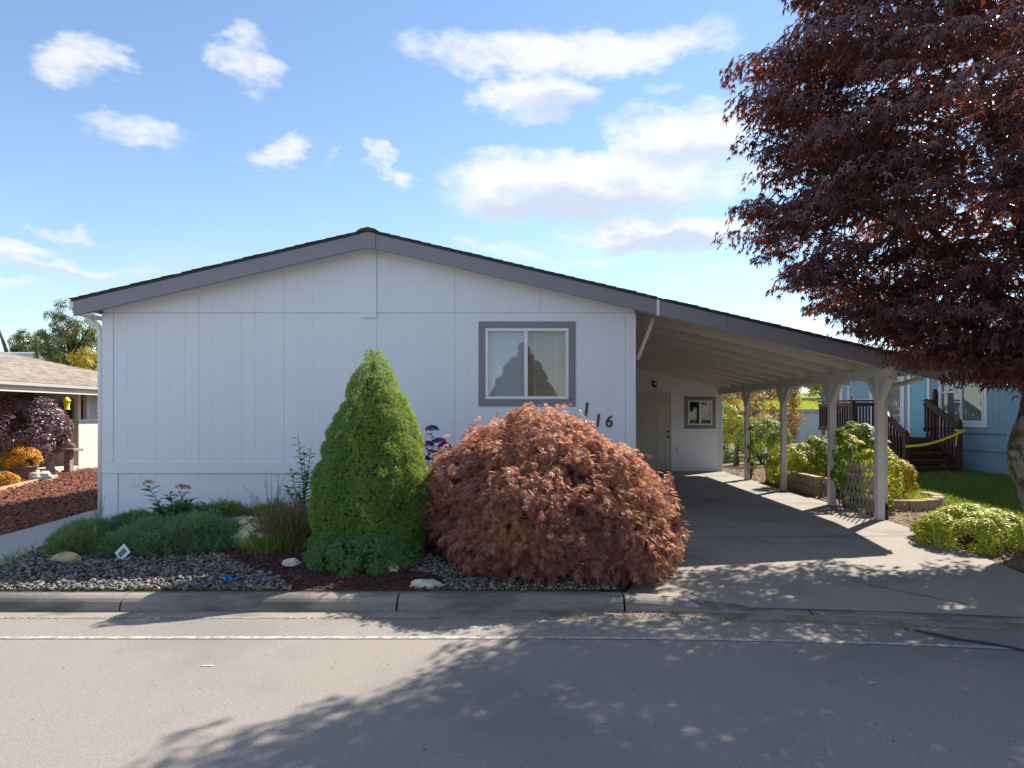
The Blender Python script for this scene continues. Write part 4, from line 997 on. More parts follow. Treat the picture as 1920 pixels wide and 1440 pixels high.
lace_tips('hanging_sprays', lace, 800, [(-.04, 1.08), (.15, 1.22), (.45, 1.24)], .05, .12, .05, 90, 6, .075)
c1 = tips[rng.integers(0, len(tips), 260)]
mb = MB(); mb.tube([(lc[0], lc[1], -.05), (lc[0]+.05, lc[1], .35), (lc[0]-.03, lc[1], .7), (lc[0], lc[1], 1.1)], [.09, .075, .06, .03], 10); mb.build('trunk', M_bark_t, lace, smooth=True)
mb = MB()
for q in c1:
    a = np.array([lc[0], lc[1], .5+.4*rng.random()]); b = np.array(q[:3]); mid = a*.45+b*.55+np.array([0, 0, .18]); mb.tube([a, mid, b], [.022, .013, .004], 5)
mb.build('branches', M_bark_t, lace, kind='stuff')

# ------------------------------------------------------------------ big purple maple at the right
M_maple = fol('maple_leaf', (.092, .050, .062), (.15, .072, .084), (.44, .11, .05), .25, .33, c3=(.20, .085, .025), c3scale=1.1, c3lo=.62, c3hi=.78, spec=.8)
big = thing('purple_maple', 'large dark purple leaved maple beside the driveway', 'tree', (5.85, 7.9, .03))
mc = np.array([5.55, 6.8])
mprof = [(1.7, .9), (2.05, 1.6), (2.35, 2.1), (2.8, 2.65), (3.3, 3.25), (3.75, 3.66), (4.3, 3.35), (5.0, 3.3), (5.6, 3.1), (6.2, 2.5), (6.8, 1.4)]
zz = np.array([q[0] for q in mprof]); rr_ = np.array([q[1] for q in mprof])
cl = []
while len(cl) < 1300:
    z = rng.uniform(1.75, 6.85); R0 = float(np.interp(z, zz, rr_)); a = rng.uniform(0, 2*math.pi); k = math.sqrt(rng.random())
    k = k if rng.random() < .35 else .72+.30*rng.random()
    rad = R0*k*(1+.05*math.sin(3*a+z*2.1)+.05*math.sin(5*a-z*3.3))
    x = mc[0]+rad*math.cos(a); y = mc[1]+rad*math.sin(a)*(.92 if math.sin(a) < 0 else .92-.30*float(sstep(3.3, 4.8, z)))
    if y > 9.0 and z < roof_z(min(x, 5.7))+.35: continue
    if x > 8.6 and rng.random() < .6: continue
    if y > 1 and (z-1.5)/y < np.interp(x/y, [.25, .30, .37, .43, .56, .70, .9], [.38, .28, .19, .13, .075, .03, .0])+.02: continue
    cl.append((x, y, z, rng.uniform(.24, .42), a, k))
cl = np.array(cl)
per = 88; n = len(cl)*per
C = np.repeat(cl, per, 0); a = rng.uniform(0, 2*math.pi, n); q = np.sqrt(rng.random(n))
off = np.stack([np.cos(a)*q, np.sin(a)*q, .10*rng.normal(size=n)-.30*q*q], -1)*C[:, 3:4]
outd = np.stack([np.cos(C[:, 4]), np.sin(C[:, 4]), np.full(n, -.35)], -1)
pos = C[:, :3]+off+outd*(off[:, 0:1]*0)
loc_out = unit(np.stack([np.cos(a), np.sin(a), np.full(n, -.35)], -1))
nr = unit(np.array([0, 0, 1.0])+loc_out*.45+outd*.35+rdir(n)*.42)
tn = unit(loc_out+outd*.5+rdir(n)*.5)
sc = rng.uniform(.050, .086, n); LT = t_palmate(5, 240, .28, .35)
seen = (pos[:, 1] > 2) & (np.abs(pos[:, 0]/pos[:, 1]-.40) < .31) & ((pos[:, 2]-1.5)/pos[:, 1] < .58)
near = np.where(seen)[0]; near = near[np.argsort(pos[near, 1]/sc[near])[:300]]; rest = np.ones(n, bool); rest[near] = False
scatter('crown', pos[rest], nr[rest], tn[rest], sc[rest], LT, M_maple, big)
lme = bpy.data.meshes.new('leaf'); lme.from_pydata(LT[0], [], LT[1]); lme.materials.append(M_maple)
for i in near:                                   # the nearest leaves are parts of their own
    z_ = Vector(nr[i]).normalized(); y_ = Vector(tn[i]); y_ = (y_-z_*y_.dot(z_)).normalized(); x_ = y_.cross(z_); s_ = float(sc[i])
    o = link('leaf', lme, None, big); mm = Matrix((x_*s_, y_*s_, z_*s_)).transposed().to_4x4(); mm.translation = Vector(pos[i]); o.matrix_basis = mm
tpath = [(5.98, 7.9, -.1), (5.93, 7.9, .25), (5.82, 7.9, .62), (5.70, 7.88, .95), (5.68, 7.86, 1.2), (5.76, 7.82, 1.55), (5.72, 7.7, 1.95), (5.6, 7.5, 2.5)]
tp_i = np.linspace(0, 1, 44); tk = np.linspace(0, 1, len(tpath)); tps = [tuple(np.interp(t, tk, [q[i] for q in tpath]) for i in range(3)) for t in tp_i]
tmb = MB().tube(tps, np.interp(tp_i, tk, [.20, .17, .16, .175, .165, .15, .14, .12]), 26)
for i, pv in enumerate(tmb.v):
    ctr = tps[min(i//26, 43)]; d = np.array(pv)-np.array(ctr); g = i % 26
    k = 1+.09*math.sin(5*g*.2417+pv[2]*6)+.06*math.sin(9*g*.2417-pv[2]*11)+.05*math.sin(17*g*.2417+pv[2]*5)+.03*rng.normal()
    tmb.v[i] = tuple(np.array(ctr)+d*k)
tmb.build('trunk', M_bark_t, big, smooth=True)
MB().tube([(5.62, 7.84, 1.02), (5.52, 7.82, 1.06), (5.45, 7.80, 1.075), (5.41, 7.80, 1.08)], [.09, .055, .03, .012], 9).build('branch_stub', M_bark_t, big, smooth=True)
limb_pts = []
for i in range(14):
    ang = i*2.4; h = 2.6+2.9*(i/13); Rr = float(np.interp(h, zz, rr_))*.78
    e = np.array([mc[0]+Rr*math.cos(ang), mc[1]+Rr*math.sin(ang)*.9, h]); b = np.array([5.62, 7.55, 1.9+.7*(i/13)])
    if e[1] > 9.2 and e[2] < 3.3: e[1] = 9.0
    m1 = b*.6+e*.4+np.array([.1*rng.normal(), .1*rng.normal(), .35]); m2 = b*.25+e*.75+np.array([.1*rng.normal(), .1*rng.normal(), .25])
    MB().tube([b, m1, m2, e], [.06, .038, .02, .008], 8).build('limb', mat('limb_bark', (.07, .055, .045), .9, .3, 9) if i == 0 else MATS['limb_bark'], big, smooth=True)
    for t in np.linspace(.2, 1, 8):
        limb_pts.append(b*(1-t)+e*t+np.array([0, 0, .3*math.sin(math.pi*t)]))
limb_pts = np.array(limb_pts); mb = MB()
for q in cl:
    j = np.argmin(np.sum((limb_pts-q[:3])**2, 1)); a_ = limb_pts[j]; b_ = q[:3]
    if np.linalg.norm(a_-b_) > 1.0: a_ = b_+(a_-b_)*(.5/np.linalg.norm(a_-b_))
    mb.tube([a_, (a_+b_)/2+np.array([0, 0, .06]), b_], [.012, .008, .003], 4, False)
mb.build('twigs', MATS['limb_bark'], big, kind='stuff')

# ------------------------------------------------------------------ ground cover junipers
M_jun = fol('juniper_blue', (.11, .25, .12), (.17, .33, .15), (.14, .24, .08), .2, .6)
M_jun2 = fol('juniper_olive', (.13, .21, .06), (.20, .27, .085), (.2, .24, .06), .2, .6)
def juniper(label, blobs, m, n, size=.10, lift=.12):
    c0 = blobs[0]; t = thing('juniper', label, 'shrub', (c0[0], c0[1], zt(c0[0], c0[1])), 'low junipers left of the spruce'); P = []
    for cx, cy, rx, ry, h in blobs:
        k = int(n*rx*ry); a = rng.uniform(0, 6.283, k); q = np.sqrt(rng.random(k)); x = cx+rx*q*np.cos(a); y = cy+ry*q*np.sin(a)
        z = terrain(x, y)+h*(1-q**2.5)*(.65+.35*rng.random(k))*(.8+.35*np.sin(x*9)*np.sin(y*8)); P.append(np.stack([x, y, z, a, q], -1))
    P = np.concatenate(P); k = len(P)
    out = np.stack([np.cos(P[:, 3])*P[:, 4], np.sin(P[:, 3])*P[:, 4], np.full(k, 1.0)], -1); up = unit(out+rdir(k)*.5)
    scatter('foliage', P[:, :3], np.cross(up, rdir(k)), up, rng.uniform(size*.7, size*1.6, k), t_sprig(9, .07), m, t)
    mb = MB()
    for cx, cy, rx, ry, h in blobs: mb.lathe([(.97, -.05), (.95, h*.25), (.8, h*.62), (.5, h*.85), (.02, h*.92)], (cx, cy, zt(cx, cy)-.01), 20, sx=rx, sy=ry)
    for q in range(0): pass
    mb.build('dark_core', M_sprcore, t, smooth=True)  # solid dark cores, shade between the sprigs put into the colour
juniper('blue green juniper sprawling in front of the sedum', [(-3.92, 7.68, .72, .48, .26), (-4.42, 7.5, .3, .25, .18)], M_jun, 5600, .11)
juniper('blue green juniper at the edge of the path', [(-5.0, 8.0, .52, .45, .22), (-4.7, 8.25, .4, .4, .2)], M_jun, 5600, .11)
juniper('dark olive juniper against the house skirting', [(-4.15, 8.55, .85, .55, .26), (-3.45, 8.75, .45, .4, .20)], M_jun2, 5000, .12)
juniper('brownish olive juniper tuft in front of the path', [(-4.92, 7.5, .30, .27, .20)], M_jun2, 9000, .10)

# ------------------------------------------------------------------ small plants in the front bed
M_leafg = fol('dark_leaf', (.06, .13, .035), (.09, .18, .045), (.14, .24, .05), .25, .45)
M_leafl = fol('light_leaf', (.11, .21, .045), (.17, .28, .075), (.22, .34, .08), .3, .45)
def stalks(name, label, cat, base, tips, m_leaf, leaf, nleaf, heads=None, head_m=None, head_r=.05, r=.007, tm=None, head_n=120):
    t = thing(name, label, cat, (base[0], base[1], zt(base[0], base[1])))
    b = np.array([base[0], base[1], zt(base[0], base[1])-.02]); mb = MB(); P, T = [], []
    for tip in tips:
        tip = np.array(tip); bb = b+np.array([.05*rng.normal(), .04*rng.normal(), 0]); mid = bb*.5+tip*.5+np.array([.02*rng.normal(), 0, .03]); mb.tube([bb, mid, tip], [r, r*.8, r*.5], 5)
        for i in range(nleaf):
            s = .15+.83*i/nleaf; p = (bb*(1-s)**2+2*mid*s*(1-s)+tip*s*s) if True else 0; a = i*2.4+rng.random()
            P.append(p); T.append((math.cos(a), math.sin(a), .35))
    mb.build('stems', m_leaf, t); P = np.array(P); T = unit(np.array(T)); k = len(P)
    scatter('leaves', P, unit(np.array([0, 0, 1.])+T*-.3+rdir(k)*.25), T, rng.uniform(leaf*.7, leaf*1.2, k), tm or t_leaf(.27), m_leaf, t)
    if heads is not None:
        for hd in heads:
            k = head_n; v = rdir(k); v[:, 2] = np.abs(v[:, 2])*.9; pos = np.array(hd)+v*head_r*np.array([1, 1, .8])
            scatter('flower_head', pos, unit(v+np.array([0, 0, .5])), rdir(k), rng.uniform(.013, .024, k), t_small(.45), head_m, t)
    return t
M_purple = fol('purple_petal', (.12, .02, .17), (.22, .05, .28), (.3, .06, .36), .25)
M_orangefl = fol('sedum_flower', (.42, .20, .10), (.60, .33, .17), (.6, .3, .15), .25)
tp_ = [(-1.30, 8.75, 1.30), (-1.20, 8.72, 1.14), (-1.35, 8.7, 1.10), (-1.13, 8.7, 1.08), (-1.25, 8.68, .98), (-1.05, 8.7, 1.0), (-1.4, 8.7, .92)]
stalks('flowering_sedum', 'purple flower heads rising between the spruce and the weeping maple', 'flowers', (-1.25, 8.75), tp_, M_leafl, .10, 26, [(x, y, z+.01) for x, y, z in tp_], M_purple, .085, head_n=520)
tp_ = [(-4.68, 8.3, .64), (-4.45, 8.35, .55), (-4.30, 8.3, .58), (-4.15, 8.3, .48), (-4.25, 8.2, .40), (-4.55, 8.2, .42), (-4.0, 8.35, .40), (-3.85, 8.3, .34), (-3.65, 8.35, .40), (-4.4, 8.15, .34)]
stalks('garden_sedum', 'leafy plant with two faded orange flower heads before the skirting vents', 'plant', (-4.3, 8.3), tp_, M_leafg, .14, 20, [(-4.68, 8.3, .67), (-4.29, 8.3, .62), (-4.22, 8.29, .61)], M_orangefl, .055)
tp_ = [(-2.95, 8.55, 1.25), (-2.86, 8.5, 1.05), (-3.0, 8.45, .85), (-2.8, 8.5, .8), (-3.08, 8.5, .62), (-2.9, 8.4, .5), (-2.75, 8.45, 1.1)]
stalks('ash_seedling', 'leggy shrub with feathered leaves beside the spruce', 'shrub', (-2.85, 8.5), tp_, M_leafl, .11, 34, tm=t_leaf(.22))
M_weed = fol('grey_weed', (.09, .12, .07), (.14, .17, .10), (.2, .24, .12), .2)
def weed(label, base, w, h, n, leaf=.022):
    tips = [(base[0]+w*rng.normal()*.5, base[1]+.1*rng.normal(), zt(*base)+h*(.45+.55*rng.random())) for _ in range(n)]
    stalks('tall_weed', label, 'weed', base, tips, M_weed, leaf, 26, r=.003, tm=t_leaf(.16))
weed('wispy grey green weed standing against the belly band', (-3.35, 8.95), .42, .72, 16)
weed('thin dry weed at the left corner of the house', (-6.0, 9.5), .14, .45, 6)
weed('thin single weed stalk beside the sedum', (-3.75, 9.1), .10, .40, 3)
M_dry = fol('dry_grass', (.13, .12, .05), (.22, .18, .08), (.3, .25, .1), .25)
def clump(name, label, c, n, h, m, sp=.5, r=.12):
    t = thing(name, label, 'grass', (c[0], c[1], zt(*c))); p = np.stack([c[0]+r*rng.normal(size=n), c[1]+r*.7*rng.normal(size=n), np.full(n, zt(*c))], -1)
    up = unit(np.stack([rng.normal(size=n)*sp, rng.normal(size=n)*sp, np.ones(n)], -1))
    scatter('blades', p, np.cross(up, rdir(n)), up, rng.uniform(h*.5, h*1.1, n), t_blade(.018), m, t); return t
clump('grass_clump', 'arching olive and straw coloured grass beside the spruce', (-2.72, 7.75), 900, .55, M_dry, .45, .16)
clump('grass_clump', 'short green grass clump in front of the mossy boulders', (-2.9, 7.5), 700, .26, M_grass, .6, .14)
clump('grass_clump', 'dry tan grass tuft behind the mossy boulders', (-3.6, 8.35), 500, .28, M_dry, .6, .16)

# boulders
M_lichen = mat('lichen_rock', (.13, .12, .11), .95, .3, 10, 1.0, 50, col2=(.46, .46, .28), c2scale=9, c2lo=.42, c2hi=.55)
M_yrock = mat('yellow_rock', (.42, .36, .22), .95, .2, 10, .8, 60, col2=(.30, .28, .20), c2scale=8)
M_wrock = mat('pale_rock', (.52, .49, .42), .95, .15, 8, .8, 40)
def rock(label, c, r, m, seed=0, cat='rock'):
    T, F = t_stone(); import bmesh
    bm = bmesh.new(); vv = [bm.verts.new(v) for v in T]
    for f in F: bm.faces.new([vv[i] for i in f])
    bmesh.ops.subdivide_edges(bm, edges=bm.edges[:], cuts=3, use_grid_fill=True)
    g = np.random.default_rng(seed); ph = g.uniform(0, 6, 9)
    for v in bm.verts:
        d = v.co.normalized(); k = 1+.22*math.sin(4*d.x+ph[0])*math.sin(3*d.y+ph[1])+.10*math.sin(6*d.y+ph[2])*math.sin(5*d.z+ph[3])+.06*math.sin(11*d.x+ph[4])*math.sin(12*d.z+ph[5])
        v.co = Vector((d.x*r[0]*k, d.y*r[1]*k, max(d.z, -.4)*r[2]*k))+Vector(c)
    me = bpy.data.meshes.new('boulder'); bm.to_mesh(me); bm.free(); o = link('boulder', me, m); tag(o, label, cat); return o
rock('long boulder crusted with pale lichen at the top of the bed', (-3.35, 8.05, .20), (.42, .2, .10), M_lichen, 1)
rock('lichen covered boulder between the juniper and the grass', (-3.15, 7.72, .06), (.36, .26, .20), M_lichen, 2)
rock('small mauve grey stone beside the lichen boulder', (-3.55, 7.75, .14), (.12, .08, .08), M_rock, 3)
rock('flat yellowish stone lying on the dark gravel near the path', (-4.85, 7.1, .0), (.14, .08, .075), M_yrock, 4)
rock('pale stone at the foot of the spruce mound', (-1.38, 6.75, -.02), (.06, .05, .045), M_wrock, 5)
rock('whitish lichen crusted stone behind the kerb joint', (-1.0, 6.30, -.07), (.15, .07, .05), mat('white_lichen', (.50, .49, .40), .95, .3, 25, 1, 80), 6)
rock('flat pale stone at the left foot of the spruce', (-2.45, 6.9, .0), (.09, .06, .05), M_wrock, 7)

# little white card sign and blue plastic scrap
sg = thing('garden_sign', 'small white diamond shaped sign on a stake in the gravel', 'sign', (-4.3, 7.15, 0))
FSg = lambda u, v, d: (-4.3+u*.96+.02*v, 7.15-d+u*.25, .06+v)
MB().prism([(-.075, 0), (-.015, -.088), (.075, .0), (.012, .092)], FSg, 0, .004).build('card', M_white, sg)
MB().prism([(-.045, -.018), (-.015, -.055), (.042, .01), (.012, .05), (-.01, .03)], FSg, .0045, .0055).build('print', mat('grey_ink', (.16, .17, .22), .7, .5, 60), sg)
MB().box(-4.304, -4.296, 7.16, 7.168, -.12, .06).build('stake', M_metalblack, sg)
M_bluep = mat('blue_plastic', (.01, .20, .62), .4, .1)
mb = MB(); g = [( -2.93+.03*i+.008*rng.normal(), 6.42+.012*rng.normal(), -.045+.012*rng.normal()) for i in range(6)]
mb.add([(x, y-.02, z) for x, y, z in g]+[(x+.01, y+.02, z+.015*rng.random()) for x, y, z in g], [(i, i+1, i+7, i+6) for i in range(5)])
o = mb.build('plastic_scrap', M_bluep); tag(o, 'strip of bright blue plastic lying on the gravel', 'litter'); md = o.modifiers.new('thick', 'SOLIDIFY'); md.thickness = .004

# ------------------------------------------------------------------ planting beside the carport
M_lime = fol('lime_leaf', (.28, .34, .025), (.40, .44, .045), (.65, .70, .06), .36)
M_yel = fol('golden_leaf', (.42, .32, .03), (.52, .42, .06), (.6, .45, .05), .3)
M_green = fol('mid_leaf', (.13, .21, .03), (.21, .29, .055), (.42, .52, .07), .34)
M_copper = fol('copper_leaf', (.28, .15, .055), (.42, .25, .10), (.6, .35, .1), .32, c3=(.20, .20, .05), c3scale=1.3, c3lo=.52, c3hi=.66)
M_plum = fol('plum_leaf', (.09, .055, .075), (.22, .14, .17), (.3, .12, .14), .25, .35, spec=.6)
shrub('spirea', 'bright yellow green spirea in front of the maple trunk', 'shrub', (5.28, 8.25, .04), (.60, .52, .28), M_lime, 170, .10, 80, .040, t_leaf(.3), -.45)
shrub('golden_shrub', 'golden yellow shrub behind the downspout of the front post', 'shrub', (5.98, 11.4, .42), (.34, .32, .36), M_yel, 60, .09, 70, .038)
shrub('leafy_shrub', 'lime green bush between the second and third carport posts', 'shrub', (5.32, 14.0, .45), (.50, .42, .46), M_lime, 80, .11, 80, .045)
shrub('leafy_shrub', 'mid green bush behind the mossy block edging', 'shrub', (6.0, 14.2, .55), (.55, .5, .45), M_green, 80, .12, 80, .055)
shrub('leafy_shrub', 'tall green plant with broad leaves near the blue house corner', 'shrub', (6.5, 13.6, .75), (.42, .42, .52), M_green, 60, .13, 60, .08)
t = shrub('climbing_vine', 'leafy lime green vine covering the second carport post', 'vine', (5.10, 11.15, .62), (.15, .26, .62), M_green, 60, .08, 50, .06, zmin=-.9)
t = shrub('climbing_vine', 'yellow leaved vine leaning on the trellis', 'vine', (5.42, 10.75, .50), (.26, .36, .50), M_lime, 60, .09, 45, .055, zmin=-.9)
shrub('ivy', 'thin ivy growing up the farthest carport post', 'vine', (5.0, 15.76, .75), (.07, .10, .6), M_green, 22, .05, 40, .045, zmin=-.9)
clump('grass_clump', 'pale yellow grass spilling over the curved block edging', (6.15, 11.2), 900, .28, M_lime, .7, .24)
tp_ = [(6.05, 13.0, 1.02), (6.12, 13.05, .95), (5.95, 13.0, .9), (6.2, 13.0, .92)]
M_yfl = fol('yellow_petal', (.75, .55, .01), (.85, .66, .03), (.8, .6, .05), .3)
stalks('yellow_flowers', 'flat yellow flower heads above the mossy block edging', 'flowers', (6.05, 13.05), tp_, M_leafl, .07, 14, [(x, y, z+.02) for x, y, z in tp_], M_yfl, .11, head_n=260)
M_wfl = fol('white_petal', (.66, .64, .60), (.8, .78, .74), (.7, .7, .65), .3)
tp_ = [(6.25, 12.4, 1.18), (6.32, 12.4, 1.1), (5.62, 11.0, 1.14), (5.72, 11.05, 1.05), (6.2, 12.45, 1.05)]
stalks('white_hydrangea', 'white flower clusters among the vines by the second post', 'flowers', (6.05, 11.9), tp_, M_leafl, .08, 16, tp_, M_wfl, .06)

# trees and shrubs behind the carport
shrub('copper_tree', 'orange brown leaved tree behind the carport posts', 'tree', (7.7, 24.5, 1.75), (1.75, 1.5, 1.75), M_copper, 190, .30, 90, .085, zmin=-.75, inner=.4)
shrub('small_tree', 'smaller yellow green tree beside the storage room corner', 'tree', (6.35, 22.4, 1.0), (.75, .7, .75), M_lime, 70, .18, 70, .07, zmin=-.5)
tp1 = shrub('round_shrub', 'rounded green clipped shrub with a dark trunk behind the last post', 'shrub', (6.75, 20.2, .78), (.72, .7, .62), M_green, 110, .15, 90, .055, zmin=-.5, inner=.4)
MB().tube([(5.95, 20.0, 0), (5.93, 20.0, .4), (6.1, 20.1, .8)], [.09, .08, .06], 8).build('trunk', M_twigd, tp1, smooth=True)
shrub('clipped_hedge', 'low clipped hedge at the back corner of the storage room', 'hedge', (5.75, 21.5, .25), (.42, .5, .30), M_green, 50, .1, 60, .05, zmin=-.3)
hg = thing('hedge', 'sunlit olive hedge along the top of the lawn slope', 'hedge', (14, 43, 2.3))
for k in range(9):
    foliage('foliage', hg, M_copper if k % 3 == 0 else M_lime, ell_lumps((11+k*1.5, 43+.4*rng.normal(), 3.6+.5*rng.random()), (1.1, .9, 1.5), 50, .32, -.8), 70, .13, t_leaf(.35))
n = 14000; x = rng.uniform(11, 20, n); y = rng.uniform(34, 43, n); up = unit(np.stack([rng.normal(size=n)*.4, rng.normal(size=n)*.4, np.ones(n)], -1))
struct(link('lawn_slope', grid_mesh('lawn_slope', np.linspace(6.2, 38, 30), np.linspace(34.05, 48, 20), lambda X, Y: terrain(X, Y)+.02), mat('slope_lawn', (.13, .19, .03), .95, .2, 2)))
o = scatter('slope_grass', np.stack([x, y, terrain(x, y)], -1), np.cross(up, rdir(n)), up, rng.uniform(.06, .14, n), t_small(.12), M_lime); o['label'] = 'bright grass on the slope above the block wall'

# ------------------------------------------------------------------ left side yard
ed = bpy.data.objects.new('bed_edging', None); COL.objects.link(ed); WLOC['bed_edging'] = Vector((-11, 13, 0)); ed.location = (-11, 13, 0)
tag(ed, 'curved pale edging strip through the red bark', 'edging')
ep = [(-9.4, 10.4), (-9.75, 11.2), (-10.1, 12.2), (-10.4, 13.2), (-10.75, 14.3), (-11.1, 15.4), (-11.4, 16.3)]
M_edge = mat('edging_timber', (.42, .30, .19), .9, .2, 6)
for (x0, y0), (x1, y1) in zip(ep[:-1], ep[1:]): MB().bar((x0, y0, .03), (x1, y1, .03), .09, .09).build('edging_piece', M_edge, ed)
M_cstone = mat('cast_stone', (.46, .40, .33), .9, .15, 7, .5, 60)
M_mstone = mat('mottled_stone', (.30, .25, .21), .9, .3, 14, .8, 40, col2=(.14, .12, .10), c2scale=14)
bb = thing('birdbath', 'cream cast stone birdbath on a fluted pedestal', 'birdbath', (-12.45, 17.6, 0))
MB().lathe([(.17, 0), (.17, .05), (.12, .09), (.10, .14), (.095, .48), (.12, .54), (.13, .56)], (-12.45, 17.6, 0), 18).build('pedestal', M_cstone, bb, smooth=True)
MB().lathe([(.12, .561), (.26, .60), (.30, .65), (.285, .655), (.2, .625), (.02, .61)], (-12.45, 17.6, 0), 24).build('bowl', M_cstone, bb, smooth=True)
bn = thing('stone_table', 'weathered stone pedestal table with an animal figure on it', 'table', (-12.08, 17.75, 0))
MB().box(-12.20, -11.96, 17.63, 17.87, 0, .07).build('plinth', M_mstone, bn, bevel=.01); MB().box(-12.16, -12.0, 17.67, 17.83, .071, .56).build('pedestal', M_mstone, bn, bevel=.01)
MB().box(-12.36, -11.82, 17.55, 17.95, .561, .63).build('top', M_mstone, bn, bevel=.015)
fg = thing('stone_figure', 'small reclining stone animal on the pedestal table', 'statue', (-12.08, 17.75, .631))
MB().tube([(-11.92, 17.75, .66), (-11.98, 17.75, .70), (-12.10, 17.75, .705), (-12.20, 17.75, .72), (-12.25, 17.75, .76)], [.03, .06, .06, .055, .03], 10).build('body', M_mstone, fg, smooth=True)
MB().tube([(-12.23, 17.75, .76), (-12.26, 17.75, .79), (-12.32, 17.75, .775)], [.035, .04, .02], 8).build('head', M_mstone, fg, smooth=True)
for x in (-12.0, -12.2):
    for s_ in (-.045, .045): MB().tube([(x, 17.75+s_, .69), (x-.05, 17.75+s_*1.2, .645)], [.025, .018], 6).build('leg', M_mstone, fg)
fd = thing('bird_feeder', 'bright yellow bird feeder hanging from the tan eave', 'feeder', (-11.86, 17.35, 1.65))
M_yfeed = mat('yellow_feeder', (.78, .66, .01), .35, .06)
MB().lathe([(.085, 0), (.085, .02), (.06, .025), (.065, .10), (.075, .19), (.07, .21)], (-11.86, 17.35, 1.63), 14).build('tube', M_yfeed, fd, smooth=True)
MB().lathe([(.10, .205), (.09, .24), (.05, .30), (.01, .33)], (-11.86, 17.35, 1.63), 14).build('lid', M_yfeed, fd, smooth=True)
MB().tube([(-11.86, 17.35, 1.95), (-11.86, 17.35, 2.06)], .006, 6).build('hook', M_metalblack, fd)
pt = thing('planter_pot', 'brown round planter pot in the red bark', 'pot', (-11.75, 15.75, 0))
MB().lathe([(.18, 0), (.22, .12), (.25, .26), (.265, .27), (.265, .31), (.23, .30), (.2, .27)], (-11.75, 15.75, .02), 20).build('bowl', mat('pot_clay', (.16, .11, .08), .7, .2), pt, smooth=True)
M_or = fol('orange_leaf', (.50, .20, .015), (.62, .33, .03), (.75, .35, .04), .3)
shrub('potted_plant', 'orange leaved plant growing in the brown pot', 'plant', (-11.75, 15.75, .47), (.28, .25, .22), M_or, 50, .09, 60, .045, ground=.28)
shrub('orange_plant', 'low orange plant at the edge of the frame by the edging', 'plant', (-11.15, 14.4, .10), (.24, .2, .14), M_or, 40, .07, 60, .04, zmin=-.2)
rock('whitish boulder beside the birdbath', (-11.05, 15.35, .08), (.24, .18, .15), M_wrock, 12)
shrub('plum_bush', 'dark purple leaved bush under the tan eave', 'shrub', (-12.55, 16.6, 1.10), (1.05, .8, .92), M_plum, 150, .18, 90, .065, zmin=-.8, inner=.4)
shrub('leafy_shrub', 'yellow green shrub at the foot of the purple bush', 'shrub', (-12.95, 18.0, 1.0), (.5, .38, .55), M_green, 80, .12, 75, .06, zmin=-.7)
shrub('leafy_shrub', 'tan dry shrub behind the brown pot', 'shrub', (-12.1, 16.1, .45), (.35, .3, .35), M_yel, 40, .1, 50, .05)

# ------------------------------------------------------------------ distant trees
def far_tree(name, label, c, r, h0, m, nl, lr, per, size, hang=0., trunk=.2, tmpl=None, zmin=-1, shell=.45):
    t = thing(name, label, 'tree', (c[0], c[1], 0)); L = ell_lumps(c, r, nl, lr, zmin, shell)
    foliage('crown', t, m, L, per, size, tmpl or t_leaf(.3), hang=hang, inner=.6, up=.2)
    MB().tube([(c[0], c[1], -.2), (c[0]+.1, c[1], h0), (c[0], c[1], c[2]+r[2]*.5)], [trunk, trunk*.8, trunk*.2], 8).build('trunk', M_twigd, t, smooth=True)
    mb = MB()
    for q in L[0][::3]: mb.tube([(c[0], c[1], c[2]-r[2]*.4+.5*(q[2]-c[2])), tuple((np.array(c)+q[:3])/2+np.array([0, 0, .2])), q[:3]], [trunk*.3, trunk*.18, trunk*.05], 4, False)
    mb.build('limbs', M_twigd, t, kind='stuff'); return t
M_birch = fol('birch_leaf', (.085, .12, .045), (.17, .20, .075), (.3, .34, .1), .3)
bt = far_tree('weeping_birch', 'tall weeping birch rising behind the brown shingled roof', (-30.3, 45, 5.3), (2.3, 2.0, 3.9), 3, M_birch, 230, .42, 90, .17, hang=2.2, trunk=.22, tmpl=t_leaf(.2), shell=.3)
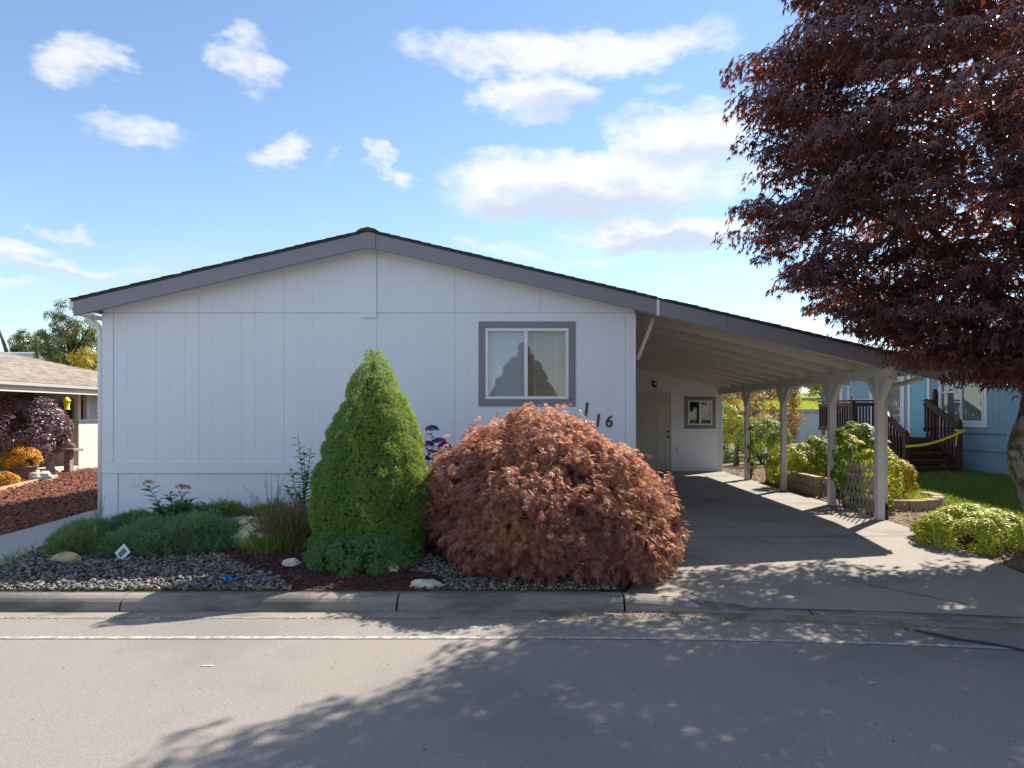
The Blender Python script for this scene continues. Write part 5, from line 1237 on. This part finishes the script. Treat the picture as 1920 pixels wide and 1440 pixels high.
far_tree('yellow_tree', 'yellow leaved tree beside the birch', (-22.0, 34, 3.3), (1.5, 1.4, 1.7), 1.5, M_yel, 90, .3, 80, .11, shell=.4)
far_tree('round_pine', 'distant rounded evergreen above the far white building', (-59.5, 80, 8.6), (1.5, 1.5, 2.9), 4, M_birch, 90, .5, 80, .22, shell=.3)
far_tree('round_pine', 'second smaller distant evergreen beside the far white building', (-57.8, 80, 7.8), (1.0, 1.0, 1.9), 4, M_birch, 50, .4, 70, .2, shell=.3)
bare = thing('bare_trunk', 'leaning bare grey tree trunk at the left edge of the sky', 'tree', (-60.9, 79, 0))
MB().tube([(-60.6, 79, 0), (-60.7, 79, 6), (-61.0, 79, 9), (-62.0, 79, 11.8)], [.35, .3, .2, .1], 8).build('trunk', M_twigd, bare, smooth=True)
# conifer across the street, mirrored in the front window
cf = thing('street_conifer', 'dark conifer across the street mirrored in the front window', 'tree', (-.6, -20, 0))
c_, d_ = prof_lumps((-.6, -20, .3), [(0, 2.7), (2.1, 1.85), (3.8, .9), (5.0, .12), (5.2, .03)], 620, .20, shell=(.93, 1.0)); foliage('crown', cf, fol('dark_conifer', (.022, .035, .014), (.035, .05, .02), (.05, .08, .03), .15), (c_, d_), 50, .14, t_tuft(), out=.9)
MB().lathe([(2.6, .1), (1.75, 2.1), (.82, 3.8), (.1, 5.0), (.02, 5.15)], (-.6, -20, .3), 24).build('dark_core', mat('conifer_inside', (.012, .018, .008), .95), cf, smooth=True)  # solid dark core filling the cone, inner shade put into its colour
MB().tube([(-.6, -20, -.1), (-.6, -20, 4)], [.2, .05], 8).build('trunk', M_twigd, cf)

GROUPS = {'boulder': 'stones in the front bed', 'grass_clump': 'grass clumps in the beds', 'leafy_shrub': 'leafy shrubs', 'tall_weed': 'weeds along the front wall', 'climbing_vine': 'vines by the carport posts',
          'stone_planter': 'block edged beds', 'round_pine': 'distant evergreens'}
for o in list(bpy.data.objects):
    k = o.name.split('.')[0]
    if o.parent is None and k in GROUPS and 'category' in o: o['group'] = GROUPS[k]
